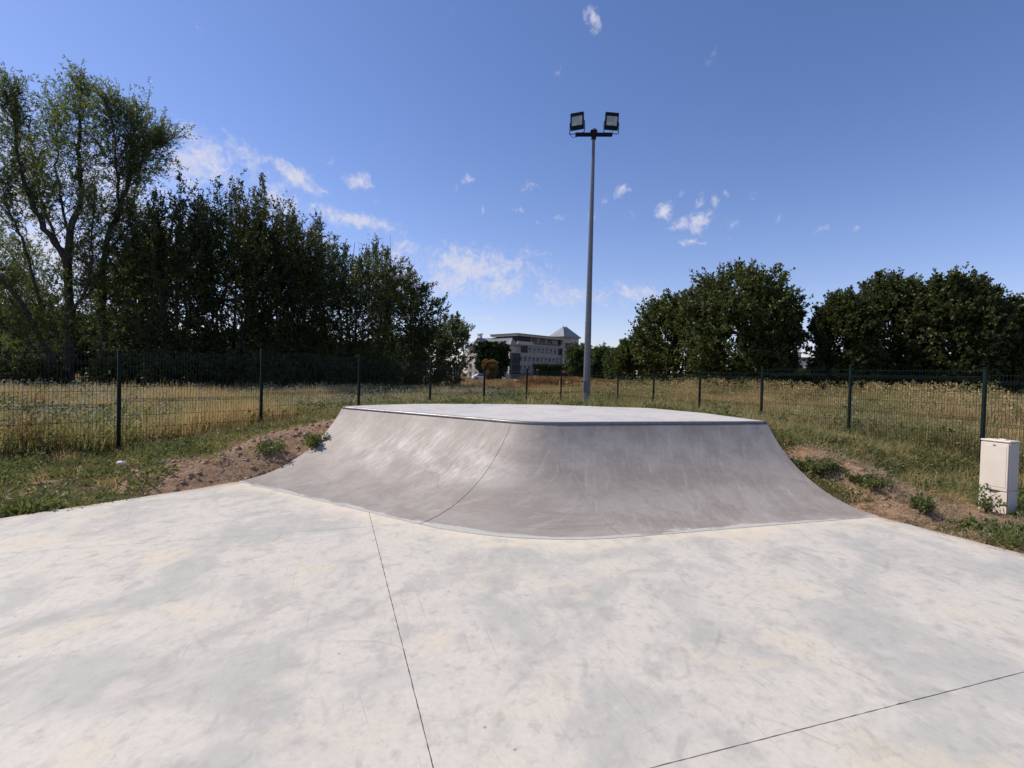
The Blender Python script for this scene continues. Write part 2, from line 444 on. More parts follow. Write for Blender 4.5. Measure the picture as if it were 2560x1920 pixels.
# ------------------------------------------------------------------ mesh helpers
class MB:
    def __init__(self):
        self.v = []
        self.f = []

    def add(self, vs, fs):
        o = len(self.v)
        self.v += [tuple(p) for p in vs]
        self.f += [tuple(i + o for i in f) for f in fs]
        return self

    def box(self, c, s, rz=0.0, mtx=None):
        x, y, z = (k / 2 for k in s)
        pts = [Vector((sx * x, sy * y, sz * z)) for sx in (-1, 1) for sy in (-1, 1) for sz in (-1, 1)]
        if mtx is not None:
            pts = [mtx @ p for p in pts]
        ca, sa = math.cos(rz), math.sin(rz)
        pts = [(c[0] + p.x * ca - p.y * sa, c[1] + p.x * sa + p.y * ca, c[2] + p.z) for p in pts]
        return self.add(pts, [(0, 1, 3, 2), (4, 6, 7, 5), (0, 4, 5, 1), (2, 3, 7, 6), (0, 2, 6, 4), (1, 5, 7, 3)])

    def bevbox(self, c, s, b=.01, rz=0.0):
        """box whose vertical edges and top are chamfered"""
        x, y, z = (k / 2 for k in s)
        def ring(dx, zz):
            xx, yy = x - dx, y - dx
            q = min(b, xx * .9, yy * .9)
            return [(-xx + q, -yy, zz), (xx - q, -yy, zz), (xx, -yy + q, zz), (xx, yy - q, zz),
                    (xx - q, yy, zz), (-xx + q, yy, zz), (-xx, yy - q, zz), (-xx, -yy + q, zz)]
        rings = [ring(b, -z), ring(0, -z + b), ring(0, z - b), ring(b, z)]
        ca, sa = math.cos(rz), math.sin(rz)
        vs = [(c[0] + p[0] * ca - p[1] * sa, c[1] + p[0] * sa + p[1] * ca, c[2] + p[2]) for r in rings for p in r]
        fs = [tuple(range(7, -1, -1)), tuple(range(24, 32))]
        for k in range(3):
            for i in range(8):
                j = (i + 1) % 8
                fs.append((k * 8 + i, k * 8 + j, k * 8 + 8 + j, k * 8 + 8 + i))
        return self.add(vs, fs)

    def tube(self, pts, rad, n=8, cap=True):
        pts = [Vector(p) for p in pts]
        if not isinstance(rad, (list, tuple)):
            rad = [rad] * len(pts)
        vs, fs = [], []
        ref = None
        for i, p in enumerate(pts):
            d = (pts[min(i + 1, len(pts) - 1)] - pts[max(i - 1, 0)]).normalized()
            if ref is None:
                ref = Vector((0, 0, 1)) if abs(d.z) < .9 else Vector((1, 0, 0))
                ref = (ref - d * ref.dot(d)).normalized()
            else:
                ref = (ref - d * ref.dot(d)).normalized()
            s = d.cross(ref)
            for k in range(n):
                a = 2 * PI * k / n
                vs.append(p + rad[i] * (math.cos(a) * ref + math.sin(a) * s))
        for i in range(len(pts) - 1):
            for k in range(n):
                j = (k + 1) % n
                fs.append((i * n + k, i * n + j, (i + 1) * n + j, (i + 1) * n + k))
        if cap:
            fs.append(tuple(range(n - 1, -1, -1)))
            fs.append(tuple(range((len(pts) - 1) * n, len(pts) * n)))
        return self.add(vs, fs)

    def prism(self, poly, z0, z1):
        n = len(poly)
        vs = [(p[0], p[1], z0) for p in poly] + [(p[0], p[1], z1) for p in poly]
        fs = [tuple(range(n - 1, -1, -1)), tuple(range(n, 2 * n))]
        fs += [(i, (i + 1) % n, n + (i + 1) % n, n + i) for i in range(n)]
        return self.add(vs, fs)

    def build(self, name, material, parent=None, smooth=False):
        me = bpy.data.meshes.new(name)
        me.from_pydata(self.v, [], self.f)
        me.update()
        me.materials.append(material)
        if smooth:
            me.polygons.foreach_set('use_smooth', [True] * len(me.polygons))
        o = bpy.data.objects.new(name, me)
        COL.objects.link(o)
        if parent:
            o.parent = parent
        return o


def np_mesh(name, V, Q, material, nside=4):
    me = bpy.data.meshes.new(name)
    V = np.asarray(V, np.float32)
    Q = np.asarray(Q, np.int32)
    me.vertices.add(len(V))
    me.vertices.foreach_set('co', V.ravel())
    me.loops.add(Q.size)
    me.loops.foreach_set('vertex_index', Q.ravel())
    me.polygons.add(len(Q))
    me.polygons.foreach_set('loop_start', np.arange(0, Q.size, nside, dtype=np.int32))
    me.polygons.foreach_set('loop_total', np.full(len(Q), nside, dtype=np.int32))
    me.update(calc_edges=True)
    me.materials.append(material)
    return me


def link(name, me, parent=None, loc=None):
    o = bpy.data.objects.new(name, me)
    COL.objects.link(o)
    if parent:
        o.parent = parent
    if loc is not None:
        o.location = loc
    return o


def tag(o, label=None, cat=None, group=None, kind=None):
    for k, v in (('label', label), ('category', cat), ('group', group), ('kind', kind)):
        if v:
            o[k] = v
    return o


def empty(name, loc, rz=0.0):
    o = bpy.data.objects.new(name, None)
    o.empty_display_size = .2
    COL.objects.link(o)
    o.location = loc
    o.rotation_euler = (0, 0, rz)
    return o


def copy_tree(o, parent=None):
    c = o.copy()
    COL.objects.link(c)
    c.parent = parent
    for ch in o.children:
        copy_tree(ch, c)
    return c


# ------------------------------------------------------------------ plan of the skate feature
HD, RUN = .95, 1.75
RR = (RUN ** 2 + HD ** 2) / (2 * HD)
TH = math.acos((RR - HD) / RR)
L0 = Vector((-2.755, 8.398)); R1 = Vector((3.797, 7.618))
dL = Vector((.848, -.530)).normalized(); dR = Vector((.952, .306)).normalized()
nL = Vector((dL.y, -dL.x)); nR = Vector((dR.y, -dR.x))
det = dL.x * (-dR.y) + dR.x * dL.y
w_ = R1 - L0
tI = (w_.x * (-dR.y) + dR.x * w_.y) / det
I_ = L0 + dL * tI
ang = math.acos(max(-1, min(1, nL.dot(nR))))
RC = .70
tl = RC * math.tan(ang / 2)
T1 = I_ - dL * tl
T2 = I_ + dR * tl
CC = T1 - nL * RC
sL = (T1 - L0).length; sA = RC * ang; sR = (R1 - T2).length


def path(s):
    """point of the coping line and its outward normal at run length s"""
    if s <= sL:
        return L0 + dL * s, nL
    if s <= sL + sA:
        a = (s - sL) / RC
        a0 = math.atan2(nL.y, nL.x) + a
        n = Vector((math.cos(a0), math.sin(a0)))
        return CC + n * RC, n
    return T2 + dR * (s - sL - sA), nR


STOT = sL + sA + sR
REAR = [Vector((3.40, 9.15)), Vector((2.75, 10.17)), Vector((.9, 10.46)), Vector((-.6, 10.15)), Vector((-1.80, 9.55)), Vector((-2.35, 9.02))]
foot = []
for i in range(0, 61):
    p, n = path(STOT * i / 60)
    foot.append((p + n * RUN, 0.0))
cop = [path(STOT * i / 60)[0] for i in range(61)]
deck_poly = cop + REAR


def prof(d):
    """height of the riding surface at distance d out from the coping"""
    x = max(0.0, RUN - d)
    return RR - math.sqrt(max(0, RR * RR - x * x))


def poly_dist(P, poly):
    """distance of points to a polygon outline and whether inside"""
    x, y = P[:, 0], P[:, 1]
    inside = np.zeros(len(P), bool)
    best = np.full(len(P), 1e9)
    n = len(poly)
    for i in range(n):
        a, b = poly[i], poly[(i + 1) % n]
        ax, ay, bx, by = a[0], a[1], b[0], b[1]
        cond = (ay > y) != (by > y)
        with np.errstate(divide='ignore', invalid='ignore'):
            xi = (bx - ax) * (y - ay) / (by - ay + 1e-12) + ax
        inside ^= cond & (x < xi)
        L2 = (bx - ax) ** 2 + (by - ay) ** 2 + 1e-12
        t = np.clip(((x - ax) * (bx - ax) + (y - ay) * (by - ay)) / L2, 0, 1)
        best = np.minimum(best, np.hypot(x - ax - t * (bx - ax), y - ay - t * (by - ay)))
    return best, inside


SLAB = [(-3.72, 6.86), (-3.0, 7.2), (3.4, 7.2), (4.30, 5.976), (4.423, 5.697), (4.813, 4.745), (9.2, -6.0), (-13.15, -6.0), (-5.003, 5.011), (-3.929, 6.462)]
FOOTPRINT = [tuple(p) for p, _ in foot] + [tuple(R1)] + [tuple(p) for p in REAR] + [tuple(L0)]

# ------------------------------------------------------------------ fence plan
FL0, FLD = Vector((-6.80, 8.86)), Vector((1.47, 2.03))
FR0, FRD = Vector((8.26, 8.95)), Vector((-.795, 2.36))
CORNER = FL0 + FLD * 7


def vnoise(x, y, s, seed):
    """smooth value noise"""
    rs = np.random.RandomState(seed)
    g = rs.rand(256, 256)
    X, Y = x * s, y * s
    xi, yi = np.floor(X).astype(int), np.floor(Y).astype(int)
    fx, fy = X - xi, Y - yi
    fx, fy = fx * fx * (3 - 2 * fx), fy * fy * (3 - 2 * fy)
    a = g[xi % 256, yi % 256]; b = g[(xi + 1) % 256, yi % 256]
    c = g[xi % 256, (yi + 1) % 256]; d = g[(xi + 1) % 256, (yi + 1) % 256]
    return (a * (1 - fx) + b * fx) * (1 - fy) + (c * (1 - fx) + d * fx) * fy


def heap_samples():
    out = []
    for i in range(0, 13):                      # left flank, foot to coping
        d = RUN * i / 12
        p = L0 + nL * d
        out.append((p.x, p.y, prof(d), .40))
        p = R1 + nR * d
        out.append((p.x, p.y, prof(d), .46))
    for a, b, sl in ((REAR[-1], L0, .38), (REAR[-2], REAR[-1], .36), (REAR[-3], REAR[-2], .22), (REAR[2], REAR[3], .16), (REAR[1], REAR[2], .15), (REAR[0], REAR[1], .17), (R1, REAR[0], .27)):
        for k in range(6):
            p = a.lerp(b, k / 5)
            out.append((p.x, p.y, HD, sl))
    return out


HEAP = heap_samples()


def rim_samples():
    out = []
    for i in range(0, 25):
        d = RUN * i / 24
        for e, n in ((L0, nL), (R1, nR)):
            p = e + n * d
            out.append((p.x, p.y, prof(d)))
    for i in range(0, 80):
        p, n = path(STOT * i / 79)
        p = p + n * RUN
        out.append((p.x, p.y, 0.0))
    ring = [R1] + REAR + [L0]
    for a, b in zip(ring, ring[1:]):
        for k in range(12):
            p = a.lerp(b, k / 12)
            out.append((p.x, p.y, HD))
    return out


RIM = rim_samples()
PATHS = [path(STOT * i / 60)[0] for i in range(61)]


def struct_height(P, indeck):
    d = np.full(len(P), 9.)
    for q in PATHS:
        d = np.minimum(d, np.hypot(P[:, 0] - q.x, P[:, 1] - q.y))
    x = np.clip(RUN - d, 0, None)
    h = RR - np.sqrt(np.maximum(0, RR * RR - x * x))
    return np.where(indeck, HD, h)


def sidecoord(P):
    """signed distance beyond the right-hand fence line (positive outside)"""
    d = (CORNER - FR0).normalized()
    return (P[:, 0] - FR0.x) * d.y - (P[:, 1] - FR0.y) * d.x


def terrain(P):
    P = np.asarray(P, float)
    x, y = P[:, 0], P[:, 1]
    z = np.full(len(P), -.025)
    near = np.exp(-((x / 14) ** 2 + ((y - 6) / 14) ** 2))
    z += (vnoise(x, y, .8, 3) - .5) * .05 + (vnoise(x, y, 3.1, 4) - .5) * .03
    z += (1 - near) * (vnoise(x, y, .12, 5) - .5) * .22
    s = sidecoord(P)
    t = np.clip((s - 1) / 9, 0, 1)
    z += .38 * t * t * (3 - 2 * t) * np.clip((60 - y) / 30, 0, 1) * np.clip((y - 4) / 6, 0, 1)
    heap = np.full(len(P), -9.)
    for hx, hy, hz, sl in HEAP:
        s_ = sl + (.32 * np.clip((9.0 - y) / 1.6, 0, 1) * (x > 2) if sl < .3 else 0)
        heap = np.maximum(heap, hz - .035 - s_ * np.hypot(x - hx, y - hy))
    rough = (vnoise(x, y, 2.2, 8) - .5) * .10 + (vnoise(x, y, 7, 9) - .5) * .05
    fp, infp = poly_dist(P, FOOTPRINT)
    k = np.clip(fp / .35, 0, 1)
    near_d = np.full(len(P), 1e9)
    near_h = np.zeros(len(P))
    for hx, hy, hz in RIM:
        q = np.hypot(x - hx, y - hy)
        m = q < near_d
        near_h = np.where(m, hz, near_h)
        near_d = np.minimum(near_d, q)
    heap = np.minimum(heap, near_h - .03 + np.where(near_h > .94, 0, .75) * np.maximum(0, fp - .03))
    heap2 = heap + rough * k
    z = np.where(heap2 > z, heap2, z)
    # under the concrete the soil is lower, and beside the slab it lies just below the top
    sdist, ins = poly_dist(P, SLAB)
    ed = np.clip(1 - sdist / .5, 0, 1)
    isheap = heap > .05
    z = np.where(~ins & ~isheap, z * (1 - ed) + (-.03) * ed, z)
    z = np.where(~ins & ~infp, np.minimum(z, -.028 + .5 * np.maximum(0, sdist - .12)), z)
    z = np.where(ins & ~infp, np.minimum(z, -.03 - np.clip((sdist - .12) * 1.5, 0, .25)), z)
    dd, ind = poly_dist(P, deck_poly)
    hs = struct_height(P, ind)
    z = np.where(infp, np.minimum(z, np.maximum(hs - .07 - fp * .3, -.28)), z)
    return z


def cover(P):
    """dirt and green masks of the ground"""
    P = np.asarray(P, float)
    x, y = P[:, 0], P[:, 1]
    fp, infp = poly_dist(P, FOOTPRINT)
    sdist, ins = poly_dist(P, SLAB)
    n = vnoise(x, y, 1.3, 21)
    n2 = vnoise(x, y, 3.7, 22)
    left, right = x < 0, x > 0
    dl = np.clip(2.0 - fp + (n - .5) * .6, 0, 1) * (left & (y < 9.9) & (y > 6.2))
    dr = np.clip(2.1 - np.minimum(fp, sdist * 1.05) + (n - .5) * .9, 0, 1) * (right & (y < 8.0))
    dr = dr * np.where((fp < .30) & (y > 6.2), np.clip((vnoise(x, y, 2.6, 24) - .25) * 2.2, 0, 1), 1)
    patch = np.clip((n2 - .62) * 4, 0, 1) * (left & (sdist < 2.2) & (y < 8)) * .8
    dirt = np.clip(np.maximum(np.maximum(dl, dr), patch), 0, 1)
    a = FL0; d = FLD.normalized()
    sl = -((x - a.x) * d.y - (y - a.y) * d.x)         # beyond the left fence
    srt = sidecoord(P)
    inside = (sl < 1.2) & (srt < .8)
    green = np.where(inside, 1.0, np.clip((vnoise(x, y, .35, 31) - .35) * 1.6, 0, 1))
    return dirt, green


# ------------------------------------------------------------------ ground sheet
def axis(lo, hi, step, far_lo, far_hi, g=1.16):
    a = list(np.arange(lo, hi + 1e-6, step))
    s, v = step, hi
    up = []
    while v < far_hi:
        s *= g
        v += s
        up.append(v)
    s, v = step, lo
    dn = []
    while v > far_lo:
        s *= g
        v -= s
        dn.append(v)
    return np.array(dn[::-1] + a + up)


def build_ground():
    xs = axis(-8.5, 8.5, .085, -5000, 5000)
    ys = axis(3.5, 12.5, .085, -3000, 6000)
    X, Y = np.meshgrid(xs, ys)
    P = np.stack([X.ravel(), Y.ravel()], 1)
    Z = terrain(P)
    V = np.column_stack([P, Z])
    nx, ny = len(xs), len(ys)
    i = np.arange(nx - 1)
    j = np.arange(ny - 1)
    I, J = np.meshgrid(i, j)
    a = (J * nx + I).ravel()
    Q = np.stack([a, a + 1, a + nx + 1, a + nx], 1)
    me = np_mesh('ground', V, Q, M_GROUND)
    dirt, green = cover(P)
    at = me.color_attributes.new('cover', 'FLOAT_COLOR', 'POINT')
    c = np.zeros((len(V), 4), np.float32)
    c[:, 0], c[:, 1], c[:, 3] = dirt, green, 1
    at.data.foreach_set('color', c.ravel())
    me.polygons.foreach_set('use_smooth', [True] * len(me.polygons))
    o = link('ground', me)
    tag(o, kind='structure')


build_ground()


# ------------------------------------------------------------------ concrete slab with saw-cut joints
def clip(poly, p, n):
    """keep the side of the line where (q-p).n > 0"""
    out = []
    N = len(poly)
    for i in range(N):
        a, b = Vector(poly[i]), Vector(poly[(i + 1) % N])
        da, db = (a - p).dot(n), (b - p).dot(n)
        if da >= 0:
            out.append(a)
        if da * db < 0:
            out.append(a.lerp(b, da / (da - db)))
    return out


def build_slab():
    root = empty('pavement', (0, 0, 0))
    tag(root, kind='structure')
    pA, dA = Vector((-1.456, 5.371)), Vector((1.188, -3.394)).normalized()
    pB, dB = Vector((-.925, 5.216)), Vector((3.157, 1.125)).normalized()
    pC, dC = Vector((.59, 2.006)), Vector((2.243, .758)).normalized()
    nA, nB, nC = Vector((-dA.y, dA.x)), Vector((-dB.y, dB.x)), Vector((-dC.y, dC.x))
    h = .0026
    hull = [Vector(p) for p in SLAB]
    polys = []
    for sa in (1, -1):
        q = clip(hull, pA + nA * sa * h, nA * sa)
        b = clip(q, pB + nB * h * .6, nB)
        m = clip(q, pB - nB * h * .6, -nB)
        c = clip(m, pC + nC * h * 1.1, nC)
        d = clip(m, pC - nC * h * 1.1, -nC)
        polys += [b, c, d]
    for q in polys:
        if len(q) < 3:
            continue
        out = []
        for i in range(len(q)):
            a, b = q[i], q[(i + 1) % len(q)]
            out.append(a)
            L = (b - a).length
            mid = (a + b) / 2
            onedge = min(abs((a - pA).dot(nA)) + abs((b - pA).dot(nA)), abs((a - pB).dot(nB)) + abs((b - pB).dot(nB)), abs((a - pC).dot(nC)) + abs((b - pC).dot(nC))) < .03
            k = min(260, int(L / (.03 if onedge else .22)))
            nn = Vector((-(b - a).y, (b - a).x)).normalized()
            for j in range(1, k):
                p = a.lerp(b, j / k)
                amp = .0011 if onedge else .006
                if onedge and rnd.random() < .05:
                    amp = .004
                out.append(p + nn * rnd.uniform(-amp, amp))
        mb = MB()
        n = len(out)
        vs = [(p.x, p.y, 0) for p in out] + [(p.x, p.y, -.10) for p in out]
        fs = [tuple(range(n)), tuple(range(2 * n - 1, n - 1, -1))]
        fs += [((i + 1) % n, i, n + i, n + (i + 1) % n) for i in range(n)]
        mb.add(vs, fs)
        o = mb.build('slab_panel', M_SLAB, root)
    mb = MB()
    for p, d in ((pA, dA), (pB, dB), (pC, dC)):
        pass
    inner = [Vector(p) for p in SLAB]
    c = Vector((0, 1))
    inner = [c + (p - c) * .985 for p in inner]
    mb.prism(inner, -.16, -.014)
    mb.build('joint_bed', M_DARKJ, root)


build_slab()


# ------------------------------------------------------------------ skate ramp
def ramp_grid(s0, s1, ns, off, z_top=HD - .044, nv=22, s_ext=0.0):
    vs, uvs = [], []
    th1 = math.acos((RR - z_top) / RR)
    for j in range(nv + 1):
        ph = th1 * j / nv
        z = RR - RR * math.cos(ph)
        d = RUN - RR * math.sin(ph)
        nrm_out, nrm_up = math.sin(ph), math.cos(ph)
        for i in range(ns + 1):
            s = s0 + (s1 - s0) * i / ns
            p, n = path(max(0, min(STOT, s)))
            q = p + n * (d + nrm_out * off)
            vs.append((q.x, q.y, z + .003 + nrm_up * off))
            uvs.append((s, RR * ph))
    fs = [(j * (ns + 1) + i, j * (ns + 1) + i + 1, (j + 1) * (ns + 1) + i + 1, (j + 1) * (ns + 1) + i) for j in range(nv) for i in range(ns)]
    return vs, fs, uvs


def build_ramp():
    root = empty('skate_ramp', (.3, 7.4, 0))
    off = -root.location
    tag(root, 'curved mauve-grey concrete quarter pipe bank with pale deck and steel edge', 'ramp')

    def put(o):
        o.location = off
        return o
    g = .0022
    for s0, s1, ns in ((0, sL - g, 24), (sL + g, sL + sA - g, 26), (sL + sA + g, STOT, 24)):
        vs, fs, uvs = ramp_grid(s0, s1, ns, 0.0)
        me = bpy.data.meshes.new('ramp_panel')
        me.from_pydata(vs, [], fs)
        uvl = me.uv_layers.new(name='UVMap')
        for lp in me.loops:
            uvl.data[lp.index].uv = uvs[lp.vertex_index]
        me.materials.append(M_RAMP)
        me.polygons.foreach_set('use_smooth', [True] * len(me.polygons))
        put(link('ramp_panel', me, root))
    # dark bed seen in the open joint, with closed flanks
    vs, fs, _ = ramp_grid(0.004, STOT - .004, 70, -.012)
    mb = MB().add(vs, fs)
    nv = 22
    for s in (0.004, STOT - .004):
        i = 0 if s < 1 else 70
        idx = [j * 71 + i for j in range(nv + 1)]
        side = [vs[k] for k in idx]
        low = [(p[0], p[1], -.1) for p in side]
        mb.add(side + low, [(k, k + 1, nv + 2 + k, nv + 1 + k) for k in range(nv)])
    put(mb.build('core', M_DARKJ, root))
    # slab thickness shown along both flanks
    for s, sg in ((0, -1), (STOT, 1)):
        p0, n0 = path(s)
        d = (dL if s == 0 else dR) * sg
        mb = MB()
        vs = []
        for j in range(23):
            ph = math.acos((RR - (HD - .035)) / RR) * j / 22
            z = RR - RR * math.cos(ph)
            q = p0 + n0 * (RUN - RR * math.sin(ph))
            for (e, zz) in ((0.0, z + .0035), (.014, z - .004), (.014, z - .16), (0.0, z - .16)):
                w = q + d * e
                vs.append((w.x, w.y, zz))
        fs = []
        for j in range(22):
            for k in range(4):
                a, b = j * 4 + k, j * 4 + (k + 1) % 4
                fs.append((a, b, b + 4, a + 4))
        mb.add(vs, fs)
        put(mb.build('flank_edge', M_MORTAR, root))
    # pale filler in the second joint
    s = sL + sA
    mb = MB()
    pts = []
    for j in range(1, 23):
        ph = math.acos((RR - (HD - .055)) / RR) * j / 22
        z = RR - RR * math.cos(ph)
        p, n = path(s)
        t = Vector((-n.y, n.x))
        q = p + n * (RUN - RR * math.sin(ph) + math.sin(ph) * .002)
        z += .0035 + math.cos(ph) * .0015
        a, b = q - t * .0042, q + t * .0042
        pts += [(a.x, a.y, z), (b.x, b.y, z)]
    mb.add(pts, [(2 * i, 2 * i + 1, 2 * i + 3, 2 * i + 2) for i in range(21)])
    put(mb.build('joint_filler', M_MORTAR, root))
    # deck
    front = [path(STOT * i / 60) for i in range(61)]
    poly = [p - n * .030 for p, n in front] + [p for p in REAR]
    mb = MB()
    mb.prism([(p.x, p.y) for p in poly], -.05, HD)
    put(mb.build('deck', M_DECK, root))
    # coping
    pts = [((path(STOT * i / 90)[0] - path(STOT * i / 90)[1] * .004).x, (path(STOT * i / 90)[0] - path(STOT * i / 90)[1] * .004).y, HD - .026) for i in range(91)]
    mb = MB().tube(pts, .027, 16)
    put(mb.build('coping', M_COPING, root, True))


build_ramp()


# ------------------------------------------------------------------ fence
def build_fence(p0, dvec, ks, label, skip_last):
    u = dvec.normalized()
    nrm = Vector((-u.y, u.x))
    L = dvec.length
    root = empty('wire_fence', (p0.x, p0.y, 0))
    tag(root, label, 'fence', 'welded mesh fences round the skate park')
    a = math.atan2(u.y, u.x)
    root.rotation_euler = (0, 0, a)
    # one panel, local x along the fence
    mb = MB()
    w = .0030
    x0, x1 = .035, L - .035
    nw = int((x1 - x0) / .05)
    xs = [x0 + .0 + (x1 - x0) * (i + .5) / nw for i in range(nw)]
    prof_ = [(.04, 0), (.12, 0), (.145, .028), (.17, 0), (.83, 0), (.855, .028), (.88, 0), (1.56, 0), (1.585, .028), (1.61, 0), (1.75, 0)]
    for x in xs:
        mb.tube([(x, yy, z) for z, yy in prof_], w, 3, False)
    for z, yy in [(.12, 0), (.17, 0), (.37, 0), (.59, 0), (.83, 0), (.88, 0), (1.10, 0), (1.33, 0), (1.56, 0), (1.61, 0), (1.71, 0), (.145, .028), (.855, .028), (1.585, .028)]:
        mb.tube([(x0, yy + .004, z), (x1, yy + .004, z)], w * 1.1, 4, False)
    panel = mb.build('mesh_panel', M_GREEN)
    pme = panel.data
    bpy.data.objects.remove(panel)
    pb = MB().bevbox((0, 0, .72), (.055, .055, 2.16), .008)
    post = pb.build('post', M_GREEN)
    qme = post.data
    bpy.data.objects.remove(post)
    cb = MB().bevbox((0, 0, 1.81), (.062, .062, .022), .006).build('cap', M_BLACK)
    cme = cb.data
    bpy.data.objects.remove(cb)
    for k in ks:
        gx = p0 + dvec * k
        gz0 = float(terrain([[gx.x, gx.y]])[0])
        gx2 = p0 + dvec * (k + 1)
        gz1 = float(terrain([[gx2.x, gx2.y]])[0])
        gz0, gz1 = min(gz0, .12), min(gz1, .12)
        if not (skip_last and k == ks[-1]):
            o = link('mesh_panel', pme, root, (L * k, 0, (gz0 + gz1) / 2 + .02))
            o['kind'] = 'stuff'
        if not (skip_last == 2 and k == ks[-1]):
            po = link('post', qme, root, (L * k, 0, gz0))
            link('cap', cme, po, (0, 0, 0))


build_fence(FL0, FLD, list(range(-2, 8)), 'dark green welded mesh fence left of the ramp, before the tall willow', 1)
FRC = CORNER
FRD2 = (FRC - FR0) / 6
build_fence(FR0, FRD2, list(range(-1, 7)), 'dark green welded mesh fence running behind the cream cabinet', 2)


# ------------------------------------------------------------------ lamp post
def build_lamp():
    bx, by = 1.893, 13.0
    bz = float(terrain([[bx, by]])[0])
    root = empty('floodlight_mast', (bx, by, bz))
    tag(root, 'tall tapered grey steel mast with two black floodlights behind the ramp', 'light mast')
    top = 7.62 - bz
    n = 8
    vs, fs = [], []
    lv = [0, .02, 2.4, 2.41, top]
    rad = [.096, .096, .078, .076, .038]
    for z, r in zip(lv, rad):
        for k in range(n):
            a = 2 * PI * (k + .5) / n + .42
            vs.append((r * math.cos(a), r * math.sin(a), z))
    for i in range(len(lv) - 1):
        for k in range(n):
            j = (k + 1) % n
            fs.append((i * n + k, i * n + j, (i + 1) * n + j, (i + 1) * n + k))
    fs.append(tuple(range((len(lv) - 1) * n, len(lv) * n)))
    MB().add(vs, fs).build('pole', M_GALV, root)
    MB().bevbox((0, 0, .0), (.36, .36, .03), .01).build('base_plate', M_GALV, root)
    for sx in (-1, 1):
        for sy in (-1, 1):
            MB().tube([(sx * .14, sy * .14, .0), (sx * .14, sy * .14, .05)], .012, 6).build('bolt', M_GALV, root)
    MB().bevbox((-.045, -.095, .75), (.09, .012, .30), .005).build('hatch', M_GALV, root)
    ra = -.05
    z = top - .01
    MB().tube([(0, 0, z - .10), (0, 0, z + .09)], .062, 12).build('collar', M_BLACK, root)
    MB().bevbox((0, 0, z + .02), (.93, .07, .085), .008, ra).build('crossarm', M_BLACK, root)
    MB().bevbox((-.0, 0, z + .105), (.17, .12, .03), .006, ra).build('saddle', M_BLACK, root)
    MB().tube([(0.01, -.02, z + .12), (0.01, -.02, z + .15)], .045, 10).build('cap', M_RED, root)
    # floodlights: thin dished housings, glass face, U bracket
    for px, yaw, tilt in ((-.42, -.40, .12), (.43, .12, .16)):
        fl = empty('floodlight_pivot', (px, 0, z + .02))
        bpy.data.objects.remove(fl)
        base = Vector((px * math.cos(ra), px * math.sin(ra), z + .06))
        m4 = Matrix.Translation(base) @ Matrix.Rotation(yaw, 4, 'Z') @ Matrix.Translation(Vector((0, 0, .285))) @ Matrix.Rotation(tilt, 4, 'X')
        mb = MB()
        W, Hh = .172, .205
        rings = [(W, Hh, -.035), (W, Hh, .0), (W * .96, Hh * .96, .012), (W * .8, Hh * .75, .05), (W * .45, Hh * .35, .075)]
        vs = []
        for (a, b, y) in rings:
            q = .012
            vs += [(-a, y, -b + q), (-a + q, y, -b), (a - q, y, -b), (a, y, -b + q), (a, y, b - q), (a - q, y, b), (-a + q, y, b), (-a, y, b - q)]
        fs = [tuple(range(8))]
        for k in range(4):
            for i in range(8):
                j = (i + 1) % 8
                fs.append((k * 8 + i, k * 8 + 8 + i, k * 8 + 8 + j, k * 8 + j))
        fs.append(tuple(range(39, 31, -1)))
        mb.add(vs, fs)
        for k in range(7):
            mb.box((-.12 + k * .04, .06, 0), (.008, .05, .26))
        h = mb.build('floodlight', M_BLACK, root)
        h.matrix_local = m4
        MB().bevbox((0, -.040, .005), (.272, .008, .225), .006).build('glass', M_FGLASS, h)
        MB().box((0, -.038, .122), (.30, .012, .010)).box((0, -.038, -.112), (.30, .012, .010)).box((-.143, -.038, .005), (.012, .012, .24)).box((.143, -.038, .005), (.012, .012, .24)).build('bezel', M_BLACK, h)
        MB().box((0, -.0455, .03), (.12, .003, .10)).build('reflector', plain('reflector', (.30, .31, .26), .3), h)
        yk = Matrix.Translation(base) @ Matrix.Rotation(yaw, 4, 'Z')
        zz = .0
        pts = [(-.185, .0, .285), (-.19, 0, .24), (-.19, 0, .02 + zz), (-.165, 0, -.012), (.165, 0, -.012), (.19, 0, .02), (.19, 0, .24), (.185, 0, .285)]
        b = MB()
        for i in range(len(pts) - 1):
            b.tube([pts[i], pts[i + 1]], .011, 6)
        bo = b.build('bracket', M_BLACK, root)
        bo.matrix_local = yk
        c = MB().tube([Vector((px * .98 - .14, .03, z + .22)), Vector((px - .20, .03, z + .03)), Vector((px - .10, .02, z - .06)), Vector((px * .8, .0, z - .02))] if px < 0 else
                      [Vector((px + .06, .05, z + .15)), Vector((px + .03, .05, z + .05)), Vector((px * .7, .03, z + .0)), Vector((px * .5, .0, z))], .006, 5)
        c.build('cable', M_BLACK, root)
    return root


build_lamp()


